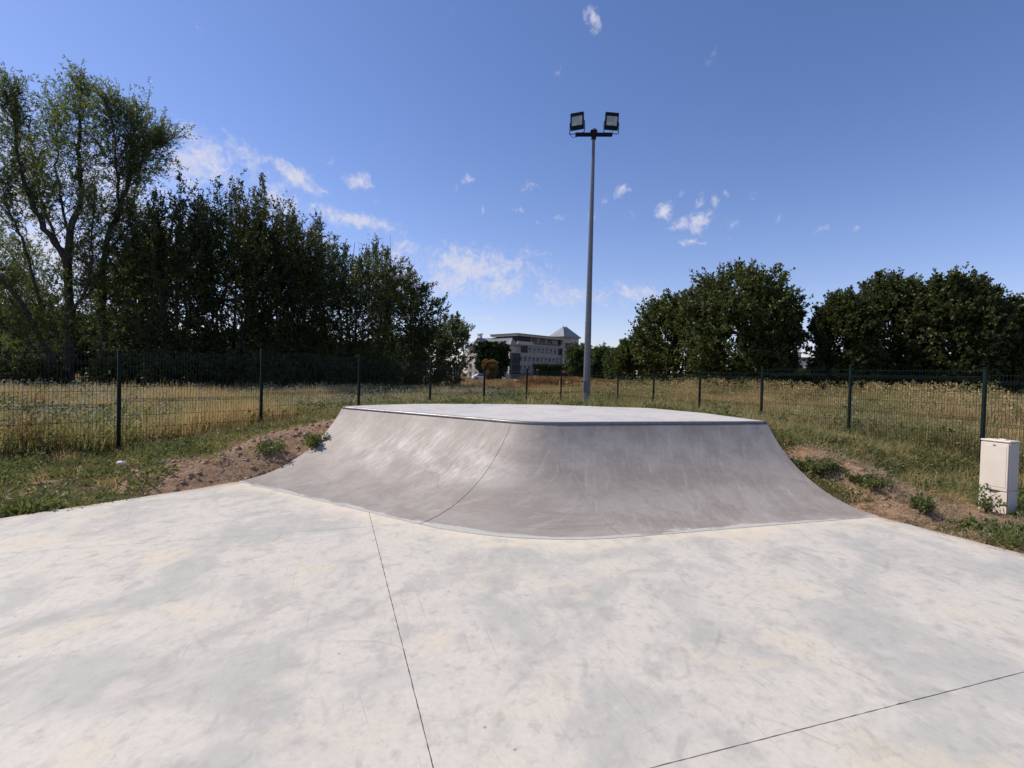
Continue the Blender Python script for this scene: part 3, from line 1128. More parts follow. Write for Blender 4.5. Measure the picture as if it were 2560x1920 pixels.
# ------------------------------------------------------------------ cream cabinet by the right-hand fence
def build_cabinet():
    Pl, Pr = Vector((6.10, 6.63)), Vector((6.205, 6.345))
    u = (Pr - Pl).normalized()
    wd = (Pr - Pl).length
    d = .20
    a = math.atan2(u.y, u.x)
    nin = Vector((-u.y, u.x))
    c = (Pl + Pr) / 2 + nin * d / 2
    root = empty('electrical_cabinet', (c.x, c.y, -.03), a)      # local x along the front, front at -y
    tag(root, 'narrow cream electrical cabinet standing by the right fence', 'cabinet')
    H = .885
    MB().bevbox((0, .006, H / 2), (wd, d - .012, H), .006).build('body', M_CREAM, root)
    MB().bevbox((0, 0, H + .012), (wd + .012, d + .014, .024), .008).build('lid', M_CREAM, root)
    MB().bevbox((0.03, 0, H + .03), (.07, .04, .016), .005).build('lug', M_CREAM, root)
    dz0 = .275
    MB().bevbox((0, -d / 2 - .003, (dz0 + H - .012) / 2), (wd - .014, .018, H - .012 - dz0), .004).build('door', M_CREAM, root)
    MB().bevbox((.012, -d / 2 - .0135, (dz0 + H) / 2), (wd - .075, .004, H - dz0 - .09), .0015).build('door_rib', M_CREAM, root)
    # lower panel with a dished finger notch under the door
    mb = MB()
    top = []
    for k in range(15):
        x = -(wd - .014) / 2 + (wd - .014) * k / 14
        q = max(0, 1 - ((x - .01) / .065) ** 2)
        top.append((x, dz0 - .008 - .032 * q))
    n = 15
    y0, y1 = -d / 2 - .010, -d / 2 + .004
    vs = [(x, y0, z) for x, z in top] + [(x, y0, 0) for x, _ in top] + [(x, y1, z) for x, z in top]
    fs = [(n + i, n + i + 1, i + 1, i) for i in range(n - 1)] + [(i, i + 1, 2 * n + i + 1, 2 * n + i) for i in range(n - 1)]
    mb.add(vs, fs)
    mb.build('lower_panel', M_CREAM, root)
    MB().box((.01, -d / 2 + .001, dz0 - .022), (.14, .006, .045)).build('notch', M_DKSLOT, root)
    MB().tube([(0, -d / 2 - .014, H - .045), (0, -d / 2 - .017, H - .045)], .010, 10).box((0, -d / 2 - .014, H - .045), (.04, .005, .007)).build('lock', M_DKSLOT, root)
    MB().box((wd / 2 + .0015, 0.0, dz0 + .01), (.003, d - .03, .004)).build('side_seam', M_DKSLOT, root)


build_cabinet()


# ------------------------------------------------------------------ building
M_FACADE = plain('beige_render', (.31, .27, .215), .85, var=.06, scale=.4)
M_FACADE2 = plain('pale_cornice_stone', (.44, .385, .32), .85, var=.05, scale=.4)
M_ROOF = plain('grey_zinc', (.15, .16, .185), .5, metal=.2, var=.1, scale=.5)
M_WINGL = plain('dark_window_glass', (.008, .010, .016), .3, var=.3, spec=.15)
M_WFRAME = plain('white_window_frame', (.34, .33, .33), .6)
M_DGREY = plain('dark_grey_metal', (.05, .052, .056), .5)
M_WHITE = plain('white_render', (.62, .60, .57), .8, var=.05, scale=.5)
M_CURT = plain('net_curtain', (.20, .22, .27), .8)


def build_building():
    O = Vector((1.3, 184.0))
    a = math.atan2(.70, .714)
    root = empty('apartment_building', (O.x, O.y, 0), a)      # local x along the long facade, local y into the building
    tag(root, 'large beige building with rows of windows and a zinc pyramid tower roof', 'building')

    def B(name, m, c, s):
        return MB().box(c, s).build(name, m, root)
    Lm, T = 28.6, 16.2
    # main block
    B('wall', M_FACADE, (Lm / 2, 6.5, 6.2), (Lm, 12.9, 12.4))
    B('attic_wall', M_FACADE, (Lm / 2 + .6, 6.9, 13.9), (Lm - 1.6, 11.6, 3.0))
    B('cornice', M_FACADE2, (Lm / 2, 6.3, 12.55), (Lm + .5, 13.6, .35))
    B('string_course', M_FACADE2, (Lm / 2, -.05, 9.0), (Lm, .25, .22))
    B('roof_cornice', M_FACADE2, (Lm / 2, 6.3, 15.75), (Lm + 1.2, 14.4, .7))
    B('roof_slab', M_ROOF, (Lm / 2, 6.3, 16.2), (Lm + 1.8, 15.0, .22))
    B('parapet', M_FACADE2, (4.2, -.25, 13.1), (8.0, .4, .9))
    B('parapet', M_FACADE2, (26.3, -.25, 13.1), (4.6, .4, .9))
    B('balustrade', M_DGREY, (16.2, -.15, 13.1), (16.0, .2, .85))
    # attic glazing with mullions
    g = B('glazing', M_WINGL, (4.0, .85, 14.6), (7.8, .4, 1.9))
    for k in range(7):
        MB().box((.4 + k * 1.2, .62, 14.6), (.16, .12, 1.9)).build('mullion', M_DGREY, g)
    g = B('glazing', M_WINGL, (26.3, .85, 14.6), (4.4, .4, 1.9))
    for k in range(5):
        MB().box((24.3 + k * 1.0, .62, 14.6), (.16, .12, 1.9)).build('mullion', M_DGREY, g)
    proto = None

    def win(x, z, w, h, y=-.02, mull=True):
        f = MB()
        f.box((0, 0, h / 2), (w + .2, .16, .1)).box((0, 0, -h / 2), (w + .3, .24, .12))
        f.box((-w / 2, 0, 0), (.1, .16, h)).box((w / 2, 0, 0), (.1, .16, h))
        if mull:
            f.box((0, 0, 0), (.07, .12, h))
        return f
    f = win(0, 0, 1.15, 1.75)
    fme = f.build('window', M_WFRAME).data
    pme = MB().box((0, .05, 0), (1.1, .08, 1.75)).build('pane', M_WINGL).data
    cme = MB().box((-.02, -.01, -.35), (1.0, .03, .5)).build('curtain', M_CURT).data
    for o in list(COL.objects):
        if o.name in ('window', 'pane', 'curtain') and o.parent is None:
            bpy.data.objects.remove(o)

    def put(x, z, y=-.04):
        w = link('window', fme, root, (x, y, z))
        link('pane', pme, w, (0, 0, 0))
        if rnd.random() < .7:
            link('curtain', cme, w, (0, 0, rnd.choice((0, 0, .3))))
    for k in range(7):
        put(7.0 + k * 2.35, 10.75)
    for r in range(3):
        for k in range(12):
            if r < 2:
                put(2.3 + k * 2.25, 7.3 - r * 3.2)
            else:
                put(2.3 + k * 2.25, 1.5)
    for k in range(3):
        for j in range(2):
            link('window', fme, root, (9.6 + k * 4.4 + j * 1.5, .98, 14.5))
            link('pane', pme, root, (9.6 + k * 4.4 + j * 1.5, .98, 14.5))
    for (x, w) in ((4.0, 3.4), (24.6, 3.2)):
        g = B('large_window', M_WINGL, (x, -.03, 10.8), (w, .12, 2.5))
        for k in range(4):
            MB().box((x - w / 2 + w * (k + .5) / 4, -.1, 10.8), (.1, .06, 2.5)).build('mullion', M_DGREY, g)
    B('canopy', M_DGREY, (29.5, -2.5, 4.4), (7.0, 4.5, .4))
    # left wing: lower, zinc hipped roof, chimney, gable
    wx0, wx1, wy0, wy1, E = -3.2, 8.0, -.2, 24.0, 12.1
    B('wing_wall', M_FACADE2, ((wx0 + wx1) / 2 - .4, (wy0 + wy1) / 2, E / 2), (wx1 - wx0 - .8, wy1 - wy0 - .8, E))
    o = .5
    rg = 3.0
    xs0, xs1, ys0, ys1 = wx0 - o, 1.6 + 1.5, wy0 - o, wy1 + o
    xm = (xs0 + xs1) / 2 + .6
    vs = [(xs0, ys0, E), (xs1, ys0, E), (xs1, ys1, E), (xs0, ys1, E), (xm, ys0 + 3.2, E + rg), (xm, ys1 - 3.2, E + rg)]
    vs += [(v[0], v[1], E - .25) for v in vs[:4]]
    rf = MB().add(vs, [(0, 1, 4), (1, 2, 5, 4), (2, 3, 5), (3, 0, 4, 5), (0, 6, 7, 1), (3, 9, 6, 0), (1, 7, 8, 2), (2, 8, 9, 3)]).build('roof', M_ROOF, root)
    sl = Vector((xm - xs0, 0, rg))
    for k in range(22):
        y = ys0 + 3.4 + k * .9
        if y > ys1 - 3.4:
            break
        MB().tube([(xs0, y, E + .03), (xm, y, E + rg + .03)], .05, 4).build('standing_seam', M_ROOF, rf)
    MB().box((xs0 - .05, (ys0 + ys1) / 2, E - .1), (.18, ys1 - ys0, .3)).build('gutter', M_DGREY, root)
    # gable
    gy = 17.0
    vs = [(wx0 - .6, gy - 2.8, E - .2), (wx0 - .6, gy + 2.8, E - .2), (wx0 - .6, gy, E + 2.6), (wx0 + 4, gy - 2.8, E - .2), (wx0 + 4, gy + 2.8, E - .2), (wx0 + 4, gy, E + 2.6)]
    MB().add(vs, [(0, 1, 2), (3, 5, 4)]).build('gable', M_FACADE, root)
    e = .35
    vs = [(wx0 - .9, gy - 3.3, E - .6), (wx0 - .9, gy, E + 2.9), (wx0 + 4, gy, E + 2.9), (wx0 + 4, gy - 3.3, E - .6), (wx0 - .9, gy + 3.3, E - .6), (wx0 + 4, gy + 3.3, E - .6)]
    MB().add(vs + [(v[0], v[1], v[2] - .25) for v in vs], [(0, 1, 2, 3), (1, 4, 5, 2), (0, 6, 7, 1), (1, 7, 10, 4), (9, 8, 7, 6), (8, 11, 10, 7)]).build('gable_roof', M_ROOF, root)
    ch = MB().box((xm, gy + 3.6, E + rg + .4), (1.3, 1.3, 2.4)).build('chimney', M_WHITE, root)
    MB().box((xm, gy + 3.6, E + rg + 1.7), (1.9, 1.9, .35)).build('chimney_cap', M_WHITE, ch)
    for r in range(4):
        for k in range(7):
            w = link('window', fme, root, (wx0 - .06, 1.8 + k * 3.3, 10.3 - r * 3.0))
            w.rotation_euler = (0, 0, -PI / 2)
            link('pane', pme, w, (0, 0, 0))
    # glazed corner bay
    g = B('corner_glazing', M_WINGL, (-.9, -.45, 5.4), (4.2, .6, 7.4))
    for k in range(5):
        MB().box((-2.9 + k * 1.0, -.8, 5.4), (.12, .1, 7.4)).build('mullion', M_DGREY, g)
    for k in range(3):
        MB().box((-.9, -.8, 2.6 + k * 2.7), (4.2, .1, .2)).build('transom', M_DGREY, g)
    B('podium', M_DGREY, (3, -1.0, .7), (16, 3.0, 1.4))
    # tower
    tx0, tx1, ty0, ty1, TE = 25.0, 34.5, -.9, 6.0, 17.0
    B('tower_wall', M_FACADE2, ((tx0 + tx1) / 2, (ty0 + ty1) / 2, TE / 2), (tx1 - tx0, ty1 - ty0, TE))
    q = .7
    vs = [(tx0 - q, ty0 - q, TE), (tx1 + q, ty0 - q, TE), (tx1 + q, ty1 + q, TE), (tx0 - q, ty1 + q, TE), (tx0 + 3.6, (ty0 + ty1) / 2, TE + 4.2), (tx1 - 3.6, (ty0 + ty1) / 2, TE + 4.2)]
    vs += [(v[0], v[1], TE - .3) for v in vs[:4]]
    tr = MB().add(vs, [(0, 1, 5, 4), (1, 2, 5), (2, 3, 4, 5), (3, 0, 4), (0, 6, 7, 1), (3, 9, 6, 0), (1, 7, 8, 2), (2, 8, 9, 3)]).build('tower_roof', M_ROOF, root)
    for k in range(1, 8):
        t = k / 8
        MB().tube([(tx0 - q, ty0 - q + (ty1 - ty0 + 2 * q) * t, TE + .03), (tx0 + 3.6 - abs(t - .5) * 4.2, (ty0 + ty1) / 2 + (t - .5) * 2.2 * abs(t - .5), TE + 4.2 - abs(t - .5) * 6.6)], .05, 4).build('standing_seam', M_ROOF, tr)
    for x in (tx0 + 3.6, tx1 - 3.6):
        MB().tube([(x, (ty0 + ty1) / 2, TE + 4.1), (x, (ty0 + ty1) / 2, TE + 5.2)], [.08, .02], 5).build('finial', M_DGREY, root)
    for z in (10.6, 7.3, 4.1):
        for k in range(4):
            w = link('window', fme, root, (tx0 + 1.3 + k * 2.3, ty0 - .04, z))
            link('pane', pme, w, (0, 0, 0))
    g = B('tower_glazing', M_WINGL, (tx0 + 3.4, ty0 - .05, 13.4), (5.4, .12, 2.4))
    for k in range(6):
        MB().box((tx0 + .9 + k * 1.0, ty0 - .14, 13.4), (.14, .08, 2.4)).build('mullion', M_FACADE2, g)
    # long low range behind the cedars
    B('rear_wall', M_FACADE, (52, 6, 6.2), (35, 11, 12.4))
    B('rear_roof', M_ROOF, (52, 6, 12.7), (36.5, 12.5, .8))


build_building()


def build_side_building(x, y, w, d, h, rz, label, curved):
    root = empty('white_building', (x, y, 0), rz)
    tag(root, label, 'building')
    MB().box((0, 0, h / 2), (w, d, h)).build('wall', M_WHITE, root)
    if curved:
        vs = []
        n = 10
        for k in range(n + 1):
            t = k / n
            vs += [(-w / 2 - .4 + (w + .8) * t, -d / 2 - .4, h + math.sin(PI * t) * 1.8), (-w / 2 - .4 + (w + .8) * t, d / 2 + .4, h + math.sin(PI * t) * 1.8)]
        fs = [(2 * k, 2 * k + 2, 2 * k + 3, 2 * k + 1) for k in range(n)]
        fs.append(tuple(2 * k for k in range(n, -1, -1)))
        MB().add(vs, fs).build('roof', M_DGREY, root)
    else:
        MB().box((0, 0, h + .2), (w + .6, d + .6, .4)).build('roof', M_DGREY, root)
    nst = max(1, int(h / 3))
    for r in range(nst):
        for k in range(int(w / 3.2)):
            wn = MB().box((0, 0, 0), (1.5, .08, 1.4)).build('window', M_DGREY, root)
            wn.location = (-w / 2 + 2 + k * 3.2, -d / 2 - .03, 1.7 + r * 3)
            MB().box((0, -.05, 0), (1.3, .04, 1.2)).build('pane', M_WINGL, wn)


build_side_building(82, 72, 22, 12, 11.5, -.75, 'white block with curved dark roof half hidden by the rightmost tree', True)
build_side_building(52, 88, 18, 10, 5.2, -.5, 'low white building glimpsed through the gap between the dark trees', False)
build_side_building(-86, 74, 26, 12, 9.5, .75, 'pale grey building glimpsed below the willow branches', False)


# ------------------------------------------------------------------ trees
def quads(P, D, S, L, W, fold=None):
    """leaf quads: start P, direction D, side vector S"""
    L = L[:, None]
    W = W[:, None]
    a = P
    b = P + D * L * .5 + S * W
    c = P + D * L
    e = P + D * L * .5 - S * W
    V = np.stack([a, b, c, e], 1).reshape(-1, 3)
    Q = np.arange(len(P) * 4).reshape(-1, 4)
    return V, Q


def unit(v):
    return v / (np.linalg.norm(v, axis=-1, keepdims=True) + 1e-9)


def leafy(rs, starts, dirs, lens, per, ll, lw, droop=0.0, spread=.75, bend=0.0):
    """leaves spread along twigs"""
    n = len(starts)
    k = per
    t = (rs.rand(n, k) * .95 + .05)
    P = starts[:, None] + dirs[:, None] * (lens[:, None] * t)[..., None]
    if bend:
        P[..., 2] -= bend * (t ** 2) * lens[:, None]
    P = P + rs.randn(n, k, 3) * .012
    R = unit(rs.randn(n, k, 3))
    D = unit(dirs[:, None] * (1 - spread * .5) + R * spread + np.array([0, 0, -droop]))
    S = unit(np.cross(D, unit(rs.randn(n, k, 3))))
    P, D, S = (q.reshape(-1, 3) for q in (P, D, S))
    m = len(P)
    L = ll * (.6 + .8 * rs.rand(m))
    W = lw * (.6 + .8 * rs.rand(m)) * .5
    return quads(P, D, S, L, W)


def curve_pts(p0, p1, sag, n, rs, wob):
    ts = np.linspace(0, 1, n)
    p0, p1 = np.array(p0, float), np.array(p1, float)
    out = p0 + (p1 - p0) * ts[:, None]
    out[:, 0] += (ts * (1 - ts)) * sag[0] * 4
    out[:, 1] += (ts * (1 - ts)) * sag[1] * 4
    out[:, 2] += (ts * (1 - ts)) * sag[2] * 4
    out[1:-1] += rs.randn(n - 2, 3) * wob
    return out


def make_tree(base, H, R, seed, label, name='tree', cat='tree', group=None, nstem=6, leaf=.12, lwid=.065, twigs=1300, per=18,
              mat_leaf=None, bark_m=None, low=.10, spike=.45, thick=.11, Ry=None, top_pow=.6, droop=0.0, fat=1.0, lean=(0, 0), leaders=0):
    rs = np.random.RandomState(seed)
    Ry = Ry or R
    base = Vector(base)
    root = empty(name, base)
    tag(root, label, cat, group)
    mb = MB()
    S_, D_, L_ = [], [], []
    stems = []
    for i in range(nstem):
        a = 2 * PI * (i + rs.rand() * .6) / nstem
        rr = (.25 + .6 * rs.rand()) if i else .08
        hh = H * (1 - .30 * rr * rs.rand() - .10 * rs.rand())
        tip = np.array([math.cos(a) * R * rr * .8 + lean[0], math.sin(a) * Ry * rr * .8 + lean[1], hh])
        b0 = np.array([math.cos(a) * .18, math.sin(a) * .18, -.1])
        pts = curve_pts(b0, tip, (math.cos(a) * R * .12, math.sin(a) * Ry * .12, -.3), 8, rs, .10)
        r0 = thick * (.6 + .5 * rs.rand())
        mb.tube([tuple(p) for p in pts], [r0 * (1 - .88 * k / 7) for k in range(8)], 6)
        stems.append((pts, r0))
    nb = int(twigs * 1.9 / 8)
    # crown envelope: radius at relative height
    def env(h):
        q = np.clip((h - low) / (1 - low), 0, 1)
        return np.clip((q + .06) ** .45 * (1 - q ** 2.4) ** top_pow * 1.18 * fat, .05, 1.05)
    for j in range(nb):
        h = low + (1 - low) * rs.rand() ** .92 * (.90 if leaders == 3 else .82 if leaders else .91)
        a = rs.rand() * 2 * PI
        e = env(h) * (.35 + .67 * rs.rand() ** .5)
        pts, r0 = stems[int((a / (2 * PI) * nstem + rs.rand() - .5)) % nstem]
        t = np.clip((h - .14 * rs.rand() + .01), .02, .98)
        k = t * 7
        k0 = min(6, int(k))
        p = pts[k0] + (pts[k0 + 1] - pts[k0]) * (k - k0)
        tgt = np.array([math.cos(a) * R * e + lean[0] * h, math.sin(a) * Ry * e + lean[1] * h, h * H])
        bp = curve_pts(p, tgt, (0, 0, -.15), 5, rs, .06)
        if j % 4 == 0:
            mb.tube([tuple(q) for q in bp], [max(.008, r0 * .30 * (1 - .85 * q / 4)) for q in range(5)], 4, False)
        m = 8
        tt = rs.rand(m) ** .6
        idx = np.minimum(3, (tt * 4).astype(int))
        st = bp[idx] + (bp[idx + 1] - bp[idx]) * (tt * 4 - idx)[:, None]
        out = unit(np.column_stack([st[:, 0] - lean[0] * h, st[:, 1] - lean[1] * h, np.zeros(m)]))
        hn = np.clip(st[:, 2] / H, 0, 1)
        d = unit(out * .65 + rs.randn(m, 3) * .5 + np.column_stack([np.zeros(m), np.zeros(m), .2 + .75 * hn - droop]))
        S_.append(st)
        D_.append(d)
        L_.append((.35 + .5 * rs.rand(m)) * (.5 + .13 * min(R, 4)))
    # upright leader shoots that make the ragged skyline
    ns = int(spike * 220)
    for j in range(ns):
        a = rs.rand() * 2 * PI
        e = rs.rand() ** .5
        q = (1 - e ** 2.2)
        h = low + (1 - low) * ((.55 if leaders == 3 else .50 if leaders else .56) + .32 * q)
        st = np.array([[math.cos(a) * R * e * .92 + lean[0], math.sin(a) * Ry * e * .92 + lean[1], h * H * (.93 + .06 * rs.rand())]])
        ln = (.09 + .11 * rs.rand()) * H * (.5 + .6 * (1 - e))
        d = unit(np.array([[math.cos(a) * e * .45 + rs.randn() * .12, math.sin(a) * e * .45 + rs.randn() * .12, 1.0]]))
        for q2 in range(3):
            S_.append(st + rs.randn(1, 3) * .04)
            D_.append(unit(d + rs.randn(1, 3) * .08))
            L_.append(np.array([ln * (.6 + .4 * rs.rand())]))
    # tall leading spires standing out of the crown
    for j in range(leaders):
        a = 2 * PI * (j + rs.rand() * .8) / leaders
        e = (.1 + .62 * rs.rand()) if j else .05
        top = H * (1 - .20 * e * rs.rand() - (.0 if j == 0 else .10 * rs.rand()))
        bx, by = math.cos(a) * R * e * .8, math.sin(a) * Ry * e * .8
        tx, ty = bx * 1.25 + rs.randn() * .1, by * 1.25 + rs.randn() * .1
        z0 = H * .55
        mb.tube([(bx, by, z0), ((bx + tx) / 2, (by + ty) / 2, (z0 + top) / 2), (bx + (tx - bx) * .78, by + (ty - by) * .78, z0 + (top - z0) * .78)], [.035, .022, .008], 4, False)
        m = 46
        t = rs.rand(m) ** .75
        wd = (1 - t) ** .8 * .11 * R + .05
        q = np.column_stack([bx + (tx - bx) * t + rs.randn(m) * wd, by + (ty - by) * t + rs.randn(m) * wd, z0 + (top - z0) * t - .25])
        S_.append(q)
        D_.append(unit(rs.randn(m, 3) * .38 + np.array([0, 0, 1.0])))
        L_.append((.30 + .35 * rs.rand(m)) * H * .075)
    S_, D_, L_ = np.concatenate(S_), np.concatenate(D_), np.concatenate(L_)
    V, Q = leafy(rs, S_, D_, L_, per, leaf, lwid, droop * .3)
    V[:, 2] = np.where(V[:, 2] < .1, -9, V[:, 2])
    keep = V.reshape(-1, 4, 3)[:, :, 2].min(1) > -5
    V = V.reshape(-1, 4, 3)[keep].reshape(-1, 3)
    Q = np.arange(len(V)).reshape(-1, 4)
    me = np_mesh('crown', V, Q, mat_leaf or M_LEAF_DARK)
    mb.build('trunk', bark_m or M_BARK, root, True)
    link('crown', me, root)
    return root


def gz(x, y):
    return float(terrain([[x, y]])[0])


def px_tree(px, top, hw, y, seed, label, **kw):
    p = aty(px, top, y)
    g0 = gz(p.x, y)
    R = hw / FOC * y
    return make_tree((p.x, y, g0), (p.z - g0) * 1.0, R, seed, label, **kw)


LG = 'dense dark trees in a row beyond the left fence'
px_tree(440, 428, 135, 25.5, 11, 'dense dark tree with ragged spiky top right beside the tall willow', group=LG, twigs=1292, nstem=7, top_pow=.8, spike=.3, fat=1.35, leaders=6)
px_tree(590, 420, 125, 28, 12, 'tallest spiky dark tree in the row beyond the left fence', group=LG, twigs=1224, nstem=7, top_pow=.8, spike=.3, fat=1.35, leaders=6)
px_tree(715, 480, 115, 29.5, 13, 'dark tree with spiky shoots in the middle of the left row', group=LG, twigs=1156, nstem=6, top_pow=.8, spike=.3, fat=1.35, leaders=6)
px_tree(655, 450, 95, 31, 81, 'dark tree filling the middle of the left row behind the spiky ones', group=LG, twigs=884, nstem=6, top_pow=.8, spike=.3, fat=1.35, leaders=6)
px_tree(780, 520, 95, 33, 82, 'dark tree with thin shoots just left of the rounded yellowish tree', group=LG, twigs=884, nstem=6, spike=.3, fat=1.35, leaders=6)
px_tree(390, 520, 90, 29, 85, 'ragged dark tree between the willow and the spiky trees', group=LG, twigs=816, nstem=6, spike=.3, fat=1.2, leaders=6)
px_tree(335, 600, 100, 30, 83, 'dark tree behind the right-hand stem of the willow', group=LG, twigs=884, nstem=6, fat=1.35, spike=.3, leaders=6)
px_tree(850, 592, 125, 32, 14, 'rounded yellowish green tree near the middle of the left row', group=LG, twigs=1020, nstem=6, mat_leaf=M_LEAF_OLIVE, fat=1.35, spike=.3, leaders=6)
px_tree(935, 585, 110, 34.5, 19, 'olive tree crown showing behind the rounded yellowish tree', group=LG, twigs=748, nstem=5, mat_leaf=M_LEAF_OLIVE, fat=1.35, spike=.3, leaders=6)
px_tree(1016, 650, 98, 38, 15, 'broad dark tree at the right end of the left row', group=LG, twigs=1020, nstem=6, leaf=.14, lwid=.08, fat=1.35, spike=.3, leaders=6)
px_tree(1139, 778, 50, 46, 16, 'small pale green tree just left of the far building', group=LG, twigs=340, nstem=5, mat_leaf=M_LEAF_PALE, leaf=.16, lwid=.08, spike=.3, low=.05, fat=1.35, leaders=6)
px_tree(1065, 810, 80, 43, 17, 'dark bushy shrub at the foot of the small pale tree', group=LG, twigs=700, nstem=6, low=.02, leaf=.16, lwid=.09, name='bush', cat='bush', spike=.75, fat=1.35)
px_tree(25, 640, 150, 27.5, 18, 'dark shrubby tree growing behind the lower left willow limbs', group=LG, twigs=612, nstem=6, low=.03, fat=1.35, spike=.3, leaders=6)

UG = 'dark undergrowth bushes below the left tree row'
for i, (px, top, hw, y, lab) in enumerate(((60, 900, 90, 23, 'low dark bush in front of the lower willow limbs'), (300, 895, 80, 24.5, 'low dark bush just right of the second willow stem'), (470, 885, 95, 24, 'low dark bush below the ragged dark tree'),
                                           (640, 880, 100, 26, 'low dark bush under the spiky trees of the left row'), (800, 890, 90, 29, 'low dark bush under the rounded yellowish tree'), (940, 892, 80, 33, 'low dark bush near the right end of the left row'))):
    px_tree(px, top, hw, y, 90 + i, lab, group=UG, name='bush', cat='bush', twigs=420, nstem=6, low=.0, fat=1.2, spike=.5, leaf=.13, lwid=.07)

RG = 'dense dark trees beyond the right fence'
px_tree(1850, 650, 150, 31, 21, 'tall bushy dark tree right of the mast, highest beyond the right fence', group=RG, twigs=1955, nstem=8, low=.02, leaf=.15, lwid=.10, mat_leaf=M_LEAF_OLIVE, fat=1.25, spike=.8, leaders=3)
px_tree(1705, 722, 120, 36, 22, 'olive green tree stepping down on the left of the tallest right tree', group=RG, twigs=1275, nstem=7, low=.02, leaf=.16, lwid=.11, mat_leaf=M_LEAF_OLIVE, fat=1.3, spike=.8, leaders=3)
px_tree(1605, 838, 75, 40, 23, 'low olive bush nearest the mast on its right', group=RG, twigs=900, nstem=6, low=.0, leaf=.16, lwid=.11, mat_leaf=M_LEAF_OLIVE, name='bush', cat='bush', fat=1.1, spike=.8)
px_tree(1930, 760, 80, 30, 28, 'shorter dark tree at the edge of the gap between right tree groups', group=RG, twigs=765, nstem=6, low=.05, leaf=.14, lwid=.09, spike=.8, leaders=3)
px_tree(2010, 925, 60, 34, 84, 'low dark bush in the gap between the right tree groups', group=RG, twigs=500, nstem=5, low=.0, leaf=.15, lwid=.10, name='bush', cat='bush', fat=1.1, spike=.8)
px_tree(2115, 712, 85, 28.5, 24, 'leafy tree right of the gap with thin sunlit twigs', group=RG, twigs=1105, nstem=6, low=.02, leaf=.14, lwid=.09, fat=1.2, spike=.8, leaders=3)
px_tree(2225, 672, 90, 30, 25, 'dark tree with four upright shoots in the far right group', group=RG, twigs=1275, nstem=6, low=.02, leaf=.15, lwid=.10, spike=.8, fat=1.2, leaders=3)
px_tree(2385, 668, 115, 27.5, 26, 'broad dark tree with a lumpy top above the cream cabinet', group=RG, twigs=1785, nstem=8, low=.02, leaf=.15, lwid=.10, fat=1.25, spike=.8, leaders=3)
px_tree(2500, 735, 75, 27, 27, 'dark tree leaning outward beside the curved roof', group=RG, twigs=935, nstem=6, low=.05, leaf=.15, lwid=.10, lean=(.5, 0), spike=.8, leaders=3)
px_tree(2640, 840, 90, 30, 29, 'low dark tree cut by the right edge of the photo', group=RG, twigs=595, nstem=6, low=.02, leaf=.15, lwid=.10, spike=.8, leaders=3)


